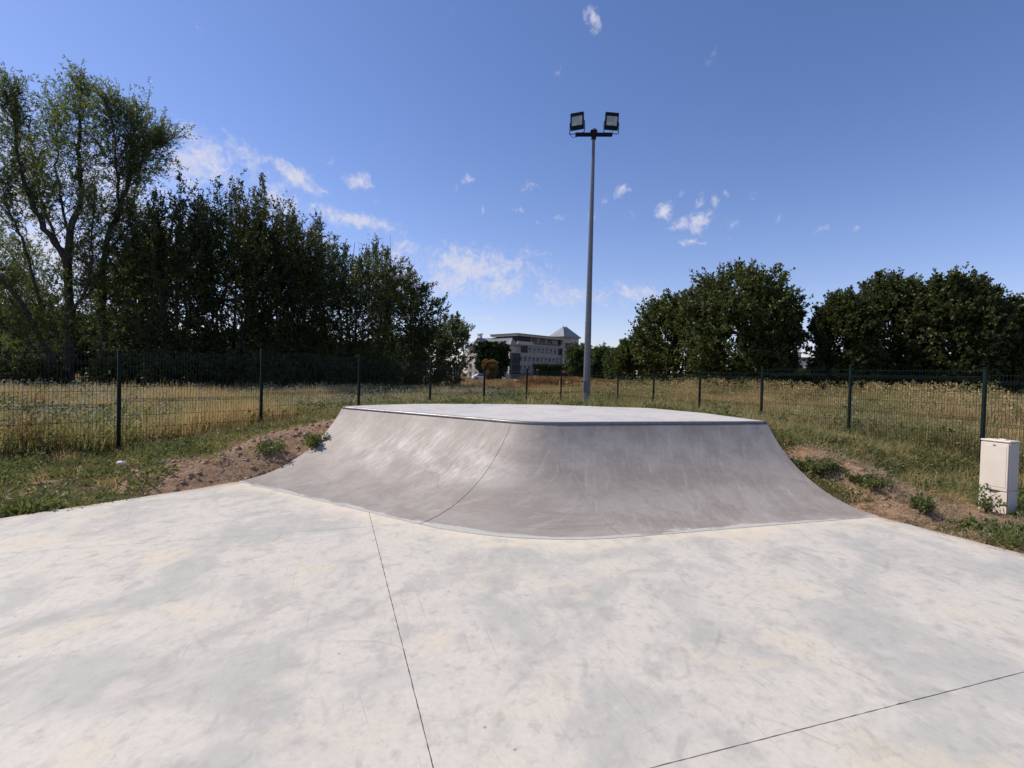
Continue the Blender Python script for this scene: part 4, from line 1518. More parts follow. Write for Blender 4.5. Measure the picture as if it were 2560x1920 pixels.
# ---- the tall multi-stemmed willow on the left
def build_willow():
    rs = np.random.RandomState(5)
    Y0 = 25.0
    base = aty(175, 985, Y0)
    g0 = gz(base.x, Y0)
    root = empty('willow_tree', (base.x, Y0, g0))
    tag(root, 'tall open willow with grey forking limbs at the left edge', 'tree')

    def P(px, py, dy):
        q = aty(px, py, Y0 + dy)
        return (q.x - base.x, dy, q.z - g0)
    limbs = [
        ([(176, 1000, 0), (174, 880, 0), (172, 740, 0), (166, 640, .1)],   .23, .15),
        ([(168, 670, 0), (182, 560, .3), (203, 500, .5), (198, 380, .6), (200, 270, .6), (200, 225, .7)], .17, .02),
        ([(166, 655, 0), (120, 580, -.4), (85, 520, -.6), (62, 455, -.8), (42, 380, -1.0), (36, 290, -1.1), (20, 240, -1.2)], .15, .02),
        ([(150, 622, 0), (112, 530, .6), (90, 440, 1.0), (74, 350, 1.3)], .08, .015),
        ([(176, 620, 0), (150, 480, .9), (142, 380, 1.2), (150, 280, 1.3)], .07, .015),
        ([(256, 1000, 1.4), (258, 820, 1.3), (256, 700, 1.0), (268, 600, .8), (302, 515, .6), (322, 440, .4), (330, 350, .3), (345, 285, .3)], .20, .02),
        ([(262, 640, 1), (318, 560, 1.4), (345, 450, 1.8), (385, 330, 2.0)], .08, .015),
        ([(300, 520, .6), (290, 420, -.2), (285, 330, -.5), (262, 250, -.6)], .07, .015),
        ([(325, 440, .4), (370, 380, .2), (410, 350, .1)], .05, .012),
        ([(172, 960, 0), (120, 880, -.8), (62, 770, -1.6), (0, 690, -2.2), (-60, 640, -2.6)], .15, .03),
        ([(172, 900, 0), (110, 770, .8), (40, 660, 1.3), (-30, 560, 1.8)], .11, .02),
        ([(165, 980, -.3), (130, 930, -1.2), (60, 850, -2.0), (-10, 800, -2.6)], .08, .02),
        ([(176, 800, 0), (220, 700, -.6), (232, 600, -1), (236, 480, -1.2)], .08, .015),
        ([(100, 760, -.9), (60, 620, -1.3), (20, 520, -1.4), (-10, 420, -1.5)], .07, .015),
        ([(256, 760, 1.2), (330, 680, 1.0), (380, 600, .8)], .06, .015),
    ]
    mb = MB()
    S_, D_, L_ = [], [], []
    for pts, r0, r1 in limbs:
        p = np.array([P(*q) for q in pts])
        # resample with a little wander
        n = len(p) * 4
        t = np.linspace(0, len(p) - 1, n)
        i = np.minimum(t.astype(int), len(p) - 2)
        f = (t - i)[:, None]
        pm = p[np.maximum(i - 1, 0)]; pn = p[np.minimum(i + 2, len(p) - 1)]
        a, b = p[i], p[i + 1]
        c = .5 * ((2 * a) + (b - pm) * f + (2 * pm - 5 * a + 4 * b - pn) * f ** 2 + (3 * a - pm - 3 * b + pn) * f ** 3)
        c[1:-1] += rs.randn(n - 2, 3) * .035
        rad = [r0 + (r1 - r0) * k / (n - 1) for k in range(n)]
        mb.tube([tuple(q) for q in c], rad, 8)
        if len(pts) <= 4 and r0 > .3:
            continue
        # side branches
        nb = int(len(p) * 10)
        for j in range(nb):
            tt = .16 + .84 * rs.rand()
            kk = min(n - 2, int(tt * (n - 1)))
            st = c[kk]
            if st[2] < 1.8:
                continue
            ax = unit((c[kk + 1] - c[kk])[None])[0]
            d = unit((ax * .7 + rs.randn(3) * .5 + np.array([0, 0, .35]))[None])[0]
            ln = (.7 + 1.5 * rs.rand()) * (1.1 - .4 * tt)
            en = st + d * ln
            bp = curve_pts(st, en, (0, 0, -.06), 4, rs, .05)
            mb.tube([tuple(q) for q in bp], [.022, .016, .011, .006], 4, False)
            m = 7
            u = .25 + .75 * rs.rand(m)
            q = st + (en - st) * u[:, None]
            dd = unit(d * .5 + rs.randn(m, 3) * .45 + np.array([0, 0, .25]))
            S_.append(q); D_.append(dd); L_.append(.35 + .5 * rs.rand(m))
        # dense leading tips
        m = 60
        tt = 1 - .28 * rs.rand(m) ** 1.2
        kk = np.minimum(n - 2, (tt * (n - 1)).astype(int))
        q = c[kk] + rs.randn(m, 3) * .12
        dd = unit(rs.randn(m, 3) * .5 + np.array([0, 0, .55]))
        S_.append(q); D_.append(dd); L_.append(.5 + .6 * rs.rand(m))
    # rounded leaf masses that make the three heads of the crown
    for (px, py, dy, rx, rz, cnt) in [(198, 305, .6, 56, 95, 430), (185, 400, .6, 60, 60, 150), (332, 345, .3, 66, 90, 430), (375, 395, .4, 42, 70, 170), (25, 310, -1.1, 66, 85, 380),
                                      (265, 385, .2, 45, 60, 150), (75, 420, -.4, 60, 50, 110), (300, 640, .8, 85, 90, 330), (60, 640, -.5, 110, 70, 200), (90, 760, -.5, 90, 70, 260), (230, 800, .3, 110, 100, 480),
                                      (20, 860, -1.5, 110, 70, 420), (10, 560, -1, 60, 100, 140), (330, 800, 1.2, 70, 110, 330), (230, 560, .3, 70, 70, 120)]:
        cnt = int(cnt * .48)
        c0 = np.array(P(px, py, dy))
        e = unit(rs.randn(cnt, 3)) * (rs.rand(cnt, 1) ** .38)
        q = c0 + e * np.array([rx, (rx + rz) / 2.2, rz]) / FOC * Y0
        dd = unit(e * .5 + rs.randn(cnt, 3) * .4 + np.array([0, 0, .6]))
        S_.append(q); D_.append(dd); L_.append(.35 + .5 * rs.rand(cnt))
    S_, D_, L_ = np.concatenate(S_), np.concatenate(D_), np.concatenate(L_)
    V, Q = leafy(rs, S_, D_, L_, 15, .145, .040, .0, .62)
    mb.build('trunk', M_BARK_GREY, root, True)
    link('crown', np_mesh('crown', V, Q, M_LEAF_WILLOW), root)


build_willow()

# ---- far trees, hedge and shrubs
px_tree(1232, 850, 46, 140, 41, 'round dark tree in front of the beige building', twigs=1100, per=14, nstem=4, leaf=.75, lwid=.55, mat_leaf=M_LEAF_FAR, spike=.02, top_pow=.42, fat=1.12, thick=.4, low=.02, group='trees by the building')
px_tree(1224, 898, 20, 95, 42, 'small rusty orange tree below the round dark tree', twigs=260, per=14, nstem=4, leaf=.32, lwid=.22, mat_leaf=M_LEAF_RUST, spike=.03, low=.3, thick=.15, group='trees by the building')
for k, (px, top, hw, y, lab) in enumerate([(1450, 852, 34, 95, 'feathery green tree just left of the mast foot'), (1505, 862, 32, 90, 'feathery green tree just right of the mast'), (1550, 862, 38, 84, 'feathery green tree joining the olive bush')]):
    px_tree(px, top, hw, y, 43 + k, lab, twigs=800, per=14, nstem=6, leaf=.5, lwid=.17, mat_leaf=M_LEAF_CEDAR, spike=.12, top_pow=.35, fat=1.1, low=.02, thick=.25, droop=.5, group='trees by the building')

FG = 'distant trees behind the left tree row'
src = make_tree((-66, 66, 0), 9.5, 6.0, 71, 'distant dark tree seen low between the left trunks', group=FG, twigs=700, per=14, nstem=5, leaf=.5, lwid=.3, mat_leaf=M_LEAF_FAR, low=.0, thick=.3)
for k in range(9):
    c = copy_tree(src)
    c.location = (-58 + k * 5.3 + rnd.uniform(-1, 1), 62 + rnd.uniform(-4, 6), 0)
    c.rotation_euler = (0, 0, rnd.uniform(0, 6.28))
    c.scale = (1, 1, rnd.uniform(.5, .85))
src.scale = (1, 1, .75)
src2 = make_tree((45, 60, 0), 4.6, 5.0, 72, 'distant dark shrub seen low between the right trees', group='distant shrubs behind the right trees', twigs=500, per=14, nstem=5, leaf=.42, lwid=.28, mat_leaf=M_LEAF_FAR, low=.0, thick=.2)
for (x, y) in ((38, 58), (52, 56), (60, 52), (30, 62), (68, 48)):
    c = copy_tree(src2)
    c.location = (x, y, 0)
    c.rotation_euler = (0, 0, x * .7)


def build_hedge():
    y = 128.0
    a, b = aty(1331, 912, y), aty(1446, 912, y)
    rs = np.random.RandomState(3)
    root = empty('hedge', ((a.x + b.x) / 2, y, 0))
    tag(root, 'long clipped dark hedge in front of the beige building', 'hedge')
    w, h, d = (b.x - a.x) / 2, a.z, 1.2
    MB().bevbox((0, 0, h / 2), (2 * w - .5, 2 * d - .5, h - .2), .2).build('core', M_LEAF_FAR, root)
    n = 9000
    P = np.column_stack([rs.uniform(-w, w, n), rs.choice([-d, d], n) + rs.randn(n) * .1, rs.uniform(0, h, n)])
    m = n // 3
    P[:m, 2] = h + rs.randn(m) * .08
    P[:m, 1] = rs.uniform(-d, d, m)
    D = unit(rs.randn(n, 3)); S = unit(np.cross(D, rs.randn(n, 3)))
    V, Q = quads(P, D, S, .3 + .2 * rs.rand(n), .1 + .05 * rs.rand(n))
    link('foliage', np_mesh('foliage', V, Q, M_LEAF_FAR), root)


build_hedge()


# ------------------------------------------------------------------ small far things
def small_far():
    # pale gravel path behind the left trees
    y0 = 51.0
    mb = MB()
    n = 40
    vs = []
    for k in range(n + 1):
        x = -62 + 56 * k / n
        y = y0 + math.sin(k * .3) * .6
        vs += [(x, y - 1.1, gz(x, y - 1.1) + .10), (x, y + 1.1, gz(x, y + 1.1) + .10)]
    mb.add(vs, [(2 * k, 2 * k + 2, 2 * k + 3, 2 * k + 1) for k in range(n)])
    tag(mb.build('path', plain('pale_gravel', (.42, .39, .35), .9, var=.1, scale=3)), kind='structure')
    # park lamps
    for px, top, y, lab, m in ((335, 873, 45, 'slim white path lamp between the left trees', M_WHITE), (1344, 923, 100, 'small dark round-headed lamp before the clipped hedge', M_DGREY)):
        p = aty(px, top, y)
        g0 = gz(p.x, y)
        r = empty('path_lamp', (p.x, y, g0))
        tag(r, lab, 'lamp')
        h = p.z - g0
        MB().tube([(0, 0, 0), (0, 0, h - .45)], .035 if y < 60 else .07, 8).build('pole', m, r)
        MB().tube([(0, 0, h - .45), (0, 0, h - .3), (0, 0, h - .08), (0, 0, h)], [.05, .13, .14, .04] if y < 60 else [.1, .28, .28, .08], 10).build('lamp_head', m, r)
    # round no-entry sign
    y = 92
    p = aty(1409, 929, y)
    g0 = gz(p.x, y)
    r = empty('road_sign', (p.x, y, g0))
    tag(r, 'round red no-entry sign on a post right of the hedge', 'sign')
    h = p.z - g0
    MB().tube([(0, 0, 0), (0, 0, h)], .04, 6).build('pole', M_DGREY, r)
    MB().tube([(0, -.05, h), (0, -.08, h)], .36, 20).build('disc', plain('sign_red', (.5, .03, .03), .5), r)
    MB().box((0, -.09, h), (.5, .02, .12)).build('bar', M_WHITE, r)
    # parked white car
    y = 118
    p = aty(1203, 948, y)
    g0 = gz(p.x, y)
    car = empty('parked_car', (p.x, y, g0), .35)
    tag(car, 'white parked car half hidden beside the small pale tree', 'car')
    prof_ = [(-2.05, .35), (-2.1, .75), (-1.95, .95), (-1.55, 1.0), (-1.0, 1.42), (.35, 1.46), (1.05, 1.02), (1.85, .86), (2.1, .62), (2.08, .35)]
    n = len(prof_)
    vs = [(x, -.82, z) for x, z in prof_] + [(x, .82, z) for x, z in prof_]
    fs = [tuple(range(n - 1, -1, -1)), tuple(range(n, 2 * n))] + [(i, (i + 1) % n, n + (i + 1) % n, n + i) for i in range(n)]
    MB().add(vs, fs).build('body', plain('white_car_paint', (.7, .7, .7), .25, var=.02), car)
    for sy in (-1, 1):
        q = [(-1.35, 1.02), (-.95, 1.34), (.3, 1.38), (.88, 1.02)]
        vs = [(x, sy * .835, z) for x, z in q]
        MB().add(vs, [(0, 1, 2, 3) if sy > 0 else (3, 2, 1, 0)]).build('window', M_WINGL, car)
        for x in (-1.3, 1.3):
            w = MB().tube([(x, sy * .68, .32), (x, sy * .86, .32)], .32, 14).build('wheel', M_BLACK, car)
            MB().tube([(x, sy * .865, .32), (x, sy * .875, .32)], .19, 10).build('rim', M_GALV, w)
    # pale stone blocks by the far lane
    for k, (px, w, lab) in enumerate(((1292, .9, 'pale stone block nearest the round dark tree'), (1312, 1.3, 'middle pale stone block at the far edge of the field'), (1334, .8, 'pale stone block nearest the clipped hedge'))):
        p = aty(px, 950, 88)
        g0 = gz(p.x, 88)
        b = MB().bevbox((0, 0, .32), (w, .7, .62), .06).build('stone_block', M_WHITE)
        b.location = (p.x, 88, g0)
        b.rotation_euler = (0, 0, k * .4)
        tag(b, lab, 'stone block', 'pale stone blocks at the field edge')
    # white marker post
    p = aty(1399, 960, 40)
    b = MB().bevbox((0, 0, .45), (.07, .07, .95), .01).tube([(0, 0, .92), (0, 0, .97)], .03, 6).build('marker_post', M_WHITE)
    b.location = (p.x, 40, gz(p.x, 40))
    tag(b, 'thin white marker post in the dry field left of the mast', 'post')
    # flat grey grating near the cabinet
    g = empty('drain_grating', (5.62, 5.60, -.012), .3)
    tag(g, 'flat grey metal drain grating in the soil right of the slab', 'grating')
    MB().box((0, .19, 0), (.5, .02, .03)).box((0, -.19, 0), (.5, .02, .03)).box((-.25, 0, 0), (.02, .40, .03)).box((.25, 0, 0), (.02, .40, .03)).build('frame', M_GALV, g)
    bar = MB().box((0, 0, 0), (.012, .37, .02)).build('bar', M_GALV, g)
    bar.location = (-.22, 0, 0)
    for k in range(1, 14):
        c = bar.copy()
        COL.objects.link(c)
        c.location = (-.22 + k * .034, 0, 0)


small_far()


# ------------------------------------------------------------------ ground plants: templates and scatter
def template(name, V, Q, material, nside=4):
    o = bpy.data.objects.new(name, np_mesh(name, V, Q, material, nside))
    return o


def blades(rs, n, h, r, w, lean=.35, curve=.25):
    """grass tuft: each blade two quads tapering"""
    a = rs.rand(n) * 2 * PI
    rad = r * rs.rand(n) ** .5
    b = np.column_stack([np.cos(a) * rad, np.sin(a) * rad, np.zeros(n)])
    la = rs.rand(n) * 2 * PI
    ln = h * (.45 + .6 * rs.rand(n))
    d = unit(np.column_stack([np.cos(la) * lean * rs.rand(n), np.sin(la) * lean * rs.rand(n), np.ones(n)]))
    s = unit(np.cross(d, unit(rs.randn(n, 3)))) * w
    m = b + d * ln[:, None] * .55
    t = b + d * ln[:, None] + np.column_stack([np.cos(la), np.sin(la), -np.ones(n) * .4]) * (curve * ln * rs.rand(n))[:, None]
    V = np.stack([b - s, b + s, m + s * .8, m - s * .8, t + s * .25, t - s * .25], 1).reshape(-1, 3)
    k = np.arange(n)[:, None] * 6
    Q = np.concatenate([k + np.array([0, 1, 2, 3]), k + np.array([3, 2, 4, 5])])
    return V, Q


def join(parts):
    Vs, Qs, o = [], [], 0
    for V, Q in parts:
        Vs.append(V)
        Qs.append(Q + o)
        o += len(V)
    return np.concatenate(Vs), np.concatenate(Qs)


def heads(rs, n, h, r, size, w):
    a = rs.rand(n) * 2 * PI
    rad = r * rs.rand(n) ** .5
    P = np.column_stack([np.cos(a) * rad, np.sin(a) * rad, h * (.7 + .45 * rs.rand(n))])
    P = np.repeat(P, 3, 0) + rs.randn(n * 3, 3) * size * .35
    D = unit(rs.randn(n * 3, 3) * .6 + np.array([0, 0, .5]))
    S = unit(np.cross(D, rs.randn(n * 3, 3)))
    return quads(P, D, S, np.full(n * 3, size), np.full(n * 3, w))


def leafweed(rs, n, h, r, ll, lw):
    a = rs.rand(n) * 2 * PI
    rad = r * rs.rand(n) ** .5
    P = np.column_stack([np.cos(a) * rad, np.sin(a) * rad, h * rs.rand(n) ** 1.2])
    D = unit(np.column_stack([np.cos(a), np.sin(a), .2 + .7 * rs.rand(n)]) + rs.randn(n, 3) * .45)
    S = unit(np.cross(D, rs.randn(n, 3)))
    return quads(P, D, S, ll * (.6 + .7 * rs.rand(n)), lw * (.3 + .35 * rs.rand(n)))


def scatter(name, pts, scales, sources, label, seed, pick=None):
    """one countless mass: points that carry instances"""
    rs = np.random.RandomState(seed)
    col = bpy.data.collections.new(name + '_sources')
    for s in sources:
        col.objects.link(s)
    me = bpy.data.meshes.new(name)
    me.vertices.add(len(pts))
    me.vertices.foreach_set('co', np.asarray(pts, np.float32).ravel())
    a = me.attributes.new('siz', 'FLOAT', 'POINT')
    a.data.foreach_set('value', np.asarray(scales, np.float32))
    a = me.attributes.new('rot', 'FLOAT_VECTOR', 'POINT')
    rot = np.column_stack([rs.randn(len(pts)) * .12, rs.randn(len(pts)) * .12, rs.rand(len(pts)) * 6.28]).astype(np.float32)
    a.data.foreach_set('vector', rot.ravel())
    a = me.attributes.new('pick', 'INT', 'POINT')
    a.data.foreach_set('value', (rs.randint(0, len(sources), len(pts)) if pick is None else pick).astype(np.int32))
    o = link(name, me)
    tag(o, kind='stuff')
    ng = bpy.data.node_groups.new(name, 'GeometryNodeTree')
    ng.interface.new_socket('Geometry', in_out='INPUT', socket_type='NodeSocketGeometry')
    ng.interface.new_socket('Geometry', in_out='OUTPUT', socket_type='NodeSocketGeometry')
    N, Lk = ng.nodes, ng.links
    gi, go = N.new('NodeGroupInput'), N.new('NodeGroupOutput')
    ip = N.new('GeometryNodeInstanceOnPoints')
    ci = N.new('GeometryNodeCollectionInfo')
    ci.inputs['Collection'].default_value = col
    ci.inputs['Separate Children'].default_value = True
    ci.inputs['Reset Children'].default_value = True
    def attr(nm, ty):
        q = N.new('GeometryNodeInputNamedAttribute')
        q.data_type = ty
        q.inputs['Name'].default_value = nm
        return [s for s in q.outputs if s.enabled and s.name == 'Attribute'][0]
    Lk.new(gi.outputs[0], ip.inputs['Points'])
    Lk.new(ci.outputs[0], ip.inputs['Instance'])
    ip.inputs['Pick Instance'].default_value = True
    Lk.new(attr('pick', 'INT'), ip.inputs['Instance Index'])
    Lk.new(attr('siz', 'FLOAT'), ip.inputs['Scale'])
    Lk.new(attr('rot', 'FLOAT_VECTOR'), ip.inputs['Rotation'])
    Lk.new(ip.outputs[0], go.inputs[0])
    md = o.modifiers.new('scatter', 'NODES')
    md.node_group = ng
    return o


def sample(rs, n, x0, x1, y0, y1):
    return np.column_stack([rs.uniform(x0, x1, n), rs.uniform(y0, y1, n)])


def zone(P):
    """distances used for planting"""
    fp, infp = poly_dist(P, FOOTPRINT)
    sd_, ins = poly_dist(P, SLAB)
    d = FLD.normalized()
    sl = -((P[:, 0] - FL0.x) * d.y - (P[:, 1] - FL0.y) * d.x)
    srt = sidecoord(P)
    dirt, green = cover(P)
    ins = ins | (np.hypot(P[:, 0] - 6.08, P[:, 1] - 6.36) < .30)
    inview = (np.abs(P[:, 0]) < P[:, 1] * 1.12 + 1.2) & (P[:, 1] > 3)
    return fp, sd_, infp | ins, sl, srt, dirt, inview


def on_ground(P):
    return np.column_stack([P, terrain(P) - .01])


rsT = np.random.RandomState(99)
T_dry = [template('dry_tuft', *blades(rsT, 34, .62, .16, .0045), M_DRY) for _ in range(3)]
T_dry += [template('dry_tuft', *blades(rsT, 34, .50, .18, .005, .6, .4), M_OLGRASS) for _ in range(3)]
T_dry += [template('olive_tuft', *blades(rsT, 30, .72, .2, .005, .5, .4), M_OLGRASS), template('leafy_tuft', *leafweed(rsT, 60, .5, .2, .06, .024), M_OLGRASS)]
T_dry += [template('rusty_tuft', *blades(rsT, 26, .60, .15, .005), M_ORANGE)]
T_weed = [template('leafy_weed', *leafweed(rsT, 70, .42, .16, .075, .03), M_WEED) for _ in range(3)]
T_flow = [template('flower_heads', *heads(rsT, 9, .48, .24, .022, .011), M_FLOWER) for _ in range(3)]
T_low = [template('ground_leaves', *leafweed(rsT, 80, .09, .14, .042, .022), M_WEED) for _ in range(3)]
T_low += [template('short_grass', *blades(rsT, 40, .13, .12, .003, .9, .5), M_WEED) for _ in range(2)]
T_low += [template('short_grass', *blades(rsT, 34, .11, .13, .003, 1.2, .5), M_OLGRASS), template('dry_leaves', *leafweed(rsT, 40, .06, .14, .035, .016), M_OLGRASS)]
T_drylow = [template('dry_short_grass', *blades(rsT, 40, .15, .14, .003, 1.0, .5), M_DRY), template('dry_short_grass', *blades(rsT, 36, .13, .14, .003, 1.2, .5), M_OLGRASS)]
T_straw = [template('straw', *blades(rsT, 16, .12, .14, .0022, 3.5, .3), M_STRAW) for _ in range(2)]


def clod(rs, r):
    V, Q = [], []
    n, m = 7, 4
    for j in range(m + 1):
        ph = PI * j / m
        for i in range(n):
            q = r * (.75 + .5 * rs.rand())
            V.append((q * math.sin(ph) * math.cos(2 * PI * i / n), q * math.sin(ph) * math.sin(2 * PI * i / n), q * .7 * math.cos(ph)))
    for j in range(m):
        for i in range(n):
            Q.append((j * n + i, j * n + (i + 1) % n, (j + 1) * n + (i + 1) % n, (j + 1) * n + i))
    return np.array(V), np.array(Q)


M_CLOD = plain('dry_clods', (.29, .20, .135), .95, var=.35, scale=20, bstr=.4)
T_clod = [template('clod', *clod(rsT, r), M_CLOD) for r in (.014, .02, .032)]


def plant_all():
    rs = np.random.RandomState(17)
    # meadow beyond the fences, near part
    P = sample(rs, 90000, -26, 26, 6, 34)
    fp, sd_, hid, sl, srt, dirt, inv = zone(P)
    beyond = (sl > .15) | (srt > .15)
    dist = np.hypot(P[:, 0], P[:, 1])
    keep = beyond & inv & (rs.rand(len(P)) < np.clip(14 / dist, .3, 1) * .6)
    nz = vnoise(P[:, 0], P[:, 1], .5, 51)
    A = P[keep]
    sc = .55 + .85 * nz[keep] ** 1.3 + .35 * rs.rand(keep.sum())
    sideR = sidecoord(A) > .1
    sc = np.where(sideR, sc * 1.15, sc * .95)
    # drifts of straw, olive and rusty growth
    v = vnoise(A[:, 0], A[:, 1], .38, 151) + .35 * (rs.rand(len(A)) - .5)
    w = vnoise(A[:, 0], A[:, 1], .22, 152) + .25 * (rs.rand(len(A)) - .5)
    pk = np.where(v > .5, rs.randint(3, 8, len(A)), rs.randint(0, 3, len(A)))
    pk = np.where(w > .82, 8, pk)
    scatter('dry_grass', on_ground(A), sc, T_dry, '', 1, pk)
    P2 = sample(rs, 60000, -26, 26, 6, 34)
    fp, sd_, hid, sl, srt, dirt, inv = zone(P2)
    nz = vnoise(P2[:, 0], P2[:, 1], .45, 52)
    keep = ((sl > .1) | (srt > .1)) & inv & (rs.rand(len(P2)) < np.clip((nz - .40) * 1.2, 0.03, .4))
    A = P2[keep]
    scatter('meadow_weeds', on_ground(A), .8 + .8 * rs.rand(len(A)), T_weed, '', 2)
    nzf = vnoise(A[:, 0], A[:, 1], .6, 53)
    k2 = rs.rand(len(A)) < np.clip(nzf * 1.1 - .05, 0, .8)
    # white flower heads, thickest on the left
    P3 = sample(rs, 26000, -26, 26, 6, 30)
    fp, sd_, hid, sl, srt, dirt, inv = zone(P3)
    nz = vnoise(P3[:, 0], P3[:, 1], .55, 54)
    keep = ((sl > .3) | (srt > .5)) & inv & (rs.rand(len(P3)) < np.where(P3[:, 0] < 0, .30, .07) * (nz + .2))
    A = P3[keep]
    scatter('meadow_flowers', on_ground(A), np.where(A[:, 0] < 0, 1.25, 1.3) * (.7 + .6 * rs.rand(len(A))), T_flow, '', 3)
    # far field
    P4 = sample(rs, 40000, -40, 60, 30, 100)
    fp, sd_, hid, sl, srt, dirt, inv = zone(P4)
    keep = inv & (np.abs(P4[:, 1] - 51) > 1.8) & (rs.rand(len(P4)) < np.where(P4[:, 1] < 60, .8, .4))
    A = P4[keep]
    T_far = [template('far_tuft', *blades(rs, 26, .62, .45, .012), M_ORANGE), template('far_tuft', *blades(rs, 26, .55, .5, .012), M_DRY), template('far_tuft', *blades(rs, 26, .5, .5, .012), M_DRY)]
    scatter('field_grass', on_ground(A), .7 + .6 * rs.rand(len(A)), T_far, '', 4)
    # taller rusty stands in the far field
    P9 = sample(rs, 1500, 1.5, 16, 50, 74)
    A = P9[(vnoise(P9[:, 0], P9[:, 1], .25, 77) > .4)]
    scatter('rusty_stands', on_ground(A), 1.4 + 1.0 * vnoise(A[:, 0], A[:, 1], .3, 78), [T_far[0], template('rusty_leafy', *leafweed(rs, 90, .6, .4, .16, .06), M_ORANGE)], '', 12)
    # tall seed stalks that break the top line of the right meadow
    P10 = sample(rs, 5000, 2, 30, 12, 30)
    fp, sd_, hid, sl, srt, dirt, inv = zone(P10)
    keep = (srt > 1) & inv & (vnoise(P10[:, 0], P10[:, 1], .3, 79) > .5)
    A = P10[keep]
    scatter('seed_stalks', on_ground(A), .8 + .5 * rs.rand(len(A)), [template('stalk', *join([blades(rs, 7, 1.05, .2, .006, .25, .15), heads(rs, 7, .95, .22, .05, .02)]), m) for m in (M_OLGRASS, M_DRY)], '', 13)
    # green ground cover inside the fences
    P5 = sample(rs, 60000, -14, 14, 3, 22)
    fp, sd_, hid, sl, srt, dirt, inv = zone(P5)
    ns = vnoise(P5[:, 0], P5[:, 1], 2.2, 61)
    nb = vnoise(P5[:, 0], P5[:, 1], .8, 62)
    inside = (sl < .9) & (srt < .9) & ~hid & inv
    pr = np.where(dirt > .35, np.where(P5[:, 0] > 0, np.clip((ns - .64) * 2.6, .01, .7), np.clip((ns - .8) * 3, 0, .5)), .45 + .5 * nb)
    pr = pr * np.where((P5[:, 0] < 0) & (sd_ < 2.4) & (dirt <= .35), np.clip((ns - .22) * 2.4, .12, 1), 1)
    keep = inside & (rs.rand(len(P5)) < pr) & (sd_ > .05) & (fp > .03)
    A = P5[keep]
    scatter('ground_cover', on_ground(A), .6 + .9 * rs.rand(len(A)), T_low, '', 5)
    keep = inside & (rs.rand(len(P5)) < np.clip((vnoise(P5[:, 0], P5[:, 1], 1.4, 66) - .42) * 2.0, 0.04, .6)) & (sd_ > .06) & (fp > .05) & (dirt < .6)
    A = P5[keep]
    scatter('dry_ground_grass', on_ground(A), .6 + .8 * rs.rand(len(A)), T_drylow, '', 55)
    # taller leafy weeds along the banks and fence foot
    P6 = sample(rs, 16000, -14, 14, 4, 22)
    fp, sd_, hid, sl, srt, dirt, inv = zone(P6)
    ns = vnoise(P6[:, 0], P6[:, 1], 1.1, 63)
    inside = (sl < .6) & (srt < .6) & ~hid & inv & (dirt < .3)
    near_f = np.maximum(sl, srt) > -.9
    back = (P6[:, 1] > 10) | ((P6[:, 0] > 3) & (P6[:, 1] > 7.5))
    pr = np.where(near_f, .30, .10) + np.where(back, .10, 0)
    keep = inside & (rs.rand(len(P6)) < pr * (ns + .25)) & (sd_ > .12)
    A = P6[keep]
    scatter('bank_weeds', on_ground(A), (.35 + .5 * rs.rand(len(A))) * np.where(A[:, 1] > 11, 1.15, 1), T_weed, '', 6)
    keep = inside & (near_f | back) & (rs.rand(len(P6)) < np.where(back, .75, .4)) & (sd_ > .3)
    A = P6[keep]
    scatter('fence_foot_grass', on_ground(A), .35 + .45 * rs.rand(len(A)), T_dry[3:6] if False else [template('tuft', *blades(rs, 30, .5, .18, .004, .6, .4), M_OLGRASS), template('tuft', *blades(rs, 30, .45, .18, .004, .6, .4), M_DRY)], '', 7)
    # straw and clods on the bare soil
    P7 = sample(rs, 30000, -6, 9, 4, 10)
    fp, sd_, hid, sl, srt, dirt, inv = zone(P7)
    keep = ~hid & inv & (dirt > .25) & (rs.rand(len(P7)) < np.where(P7[:, 0] > 0, .5, .10)) & (sd_ > .03) & (fp > .03)
    A = P7[keep]
    scatter('straw_litter', on_ground(A) + np.array([0, 0, .012]), .5 + .7 * rs.rand(len(A)), T_straw, '', 8)
    P8 = sample(rs, 60000, -6, 9, 4, 10)
    fp, sd_, hid, sl, srt, dirt, inv = zone(P8)
    keep = ~hid & inv & (dirt > .25) & (rs.rand(len(P8)) < np.where(P8[:, 0] > 0, .16, .45)) & (sd_ > .01) & (fp > .01)
    A = P8[keep]
    scatter('soil_clods', on_ground(A) + np.array([0, 0, .008]), .35 + rs.rand(len(A)) ** 3 * 1.1, T_clod, '', 9)


plant_all()


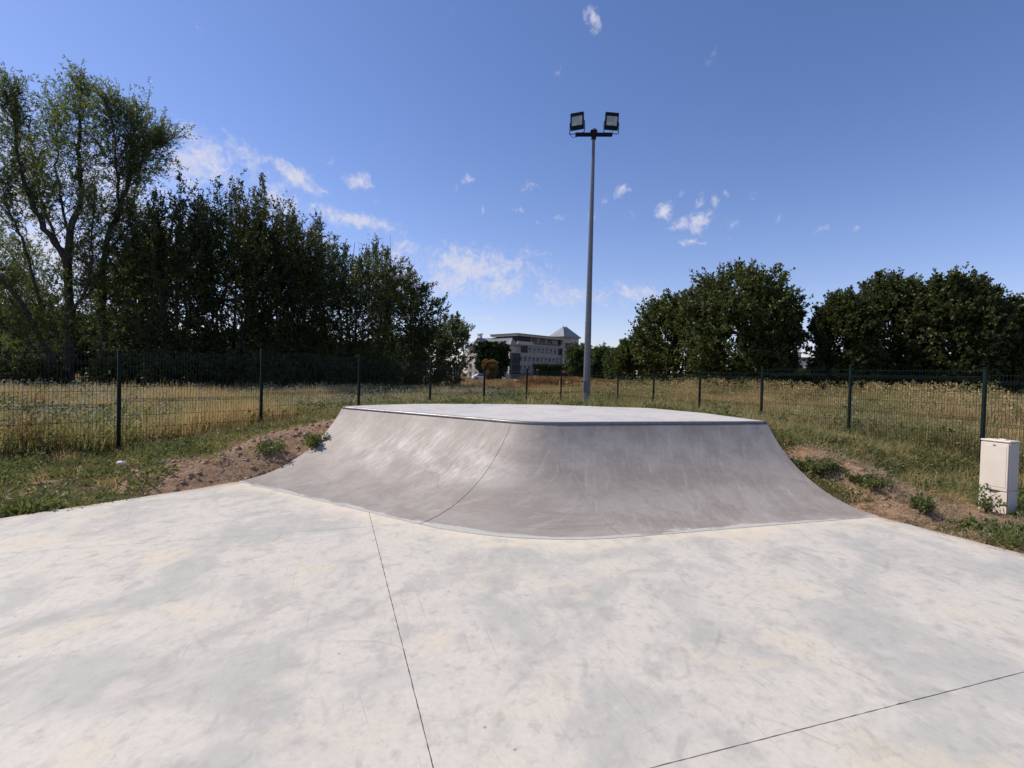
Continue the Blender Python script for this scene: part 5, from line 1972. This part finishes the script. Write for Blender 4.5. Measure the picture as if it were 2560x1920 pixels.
# ------------------------------------------------------------------ single plants one can point at
def weed_plant(x, y, r, h, n, seed, label, sparse=False, name='weed', m=None):
    rs = np.random.RandomState(seed)
    z = gz(x, y)
    root = empty(name, (x, y, z))
    tag(root, label, 'weed' if name == 'weed' else 'shrub')
    mb = MB()
    S_, D_, L_ = [], [], []
    for i in range(n):
        a = rs.rand() * 2 * PI
        e = np.array([math.cos(a) * r * (.3 + .7 * rs.rand()), math.sin(a) * r * (.3 + .7 * rs.rand()), h * (.5 + .5 * rs.rand())])
        p = curve_pts((0, 0, 0), e, (0, 0, h * .1), 5, rs, .01)
        mb.tube([tuple(q) for q in p], [.004 + .004 * h, .004 + .002 * h, .003, .0025, .002], 4, False)
        k = 9
        t = .2 + .8 * rs.rand(k)
        S_.append(e * t[:, None]); D_.append(unit(e[None] * .5 / (h + .1) + rs.randn(k, 3) * .5)); L_.append(np.full(k, .05 + .05 * h))
    V, Q = leafy(rs, np.concatenate(S_), np.concatenate(D_), np.concatenate(L_), 3 if sparse else 6, .045 + .02 * h, .024, 0, .8)
    mb.build('stem', M_WEED if m is None else m, root)
    link('foliage', np_mesh('foliage', V, Q, M_WEED), root)


weed_plant(-3.02, 7.95, .24, .22, 16, 1, 'green weed leaning over the left flank of the ramp')
weed_plant(-3.62, 7.75, .3, .11, 16, 2, 'small green weed lower on the bare left bank')
weed_plant(4.36, 7.2, .42, .17, 30, 3, 'thick green weed clump against the upper right flank of the ramp')
weed_plant(4.62, 6.6, .36, .12, 24, 4, 'green weed clump halfway down the right flank of the ramp')
weed_plant(4.85, 5.95, .13, .16, 10, 5, 'small upright weed near the foot of the right flank')
weed_plant(5.98, 6.38, .2, .32, 9, 6, 'spindly leafy weed growing against the front of the cream cabinet', True)
weed_plant(5.2, 5.45, .36, .09, 22, 7, 'low green weed patch between the slab corner and the drain grating')
weed_plant(-1.2, 11.2, .3, .3, 12, 8, 'leafy weed just behind the deck at the left')
weed_plant(2.75, 15.0, .75, 1.35, 26, 9, 'sparse branching shrub standing just right of the mast foot', True, 'shrub', M_BARK)

p = aty(302, 1174, 7.49)
rsL = np.random.RandomState(4)
V, Q = clod(rsL, .065)
li = link('stone', np_mesh('stone', V, Q, M_WHITE))
li.location = (p.x, p.y, gz(p.x, p.y) + .09)
li.scale = (1.3, .8, .7)
tag(li, 'white stone lying in the grass before the left fence', 'stone')
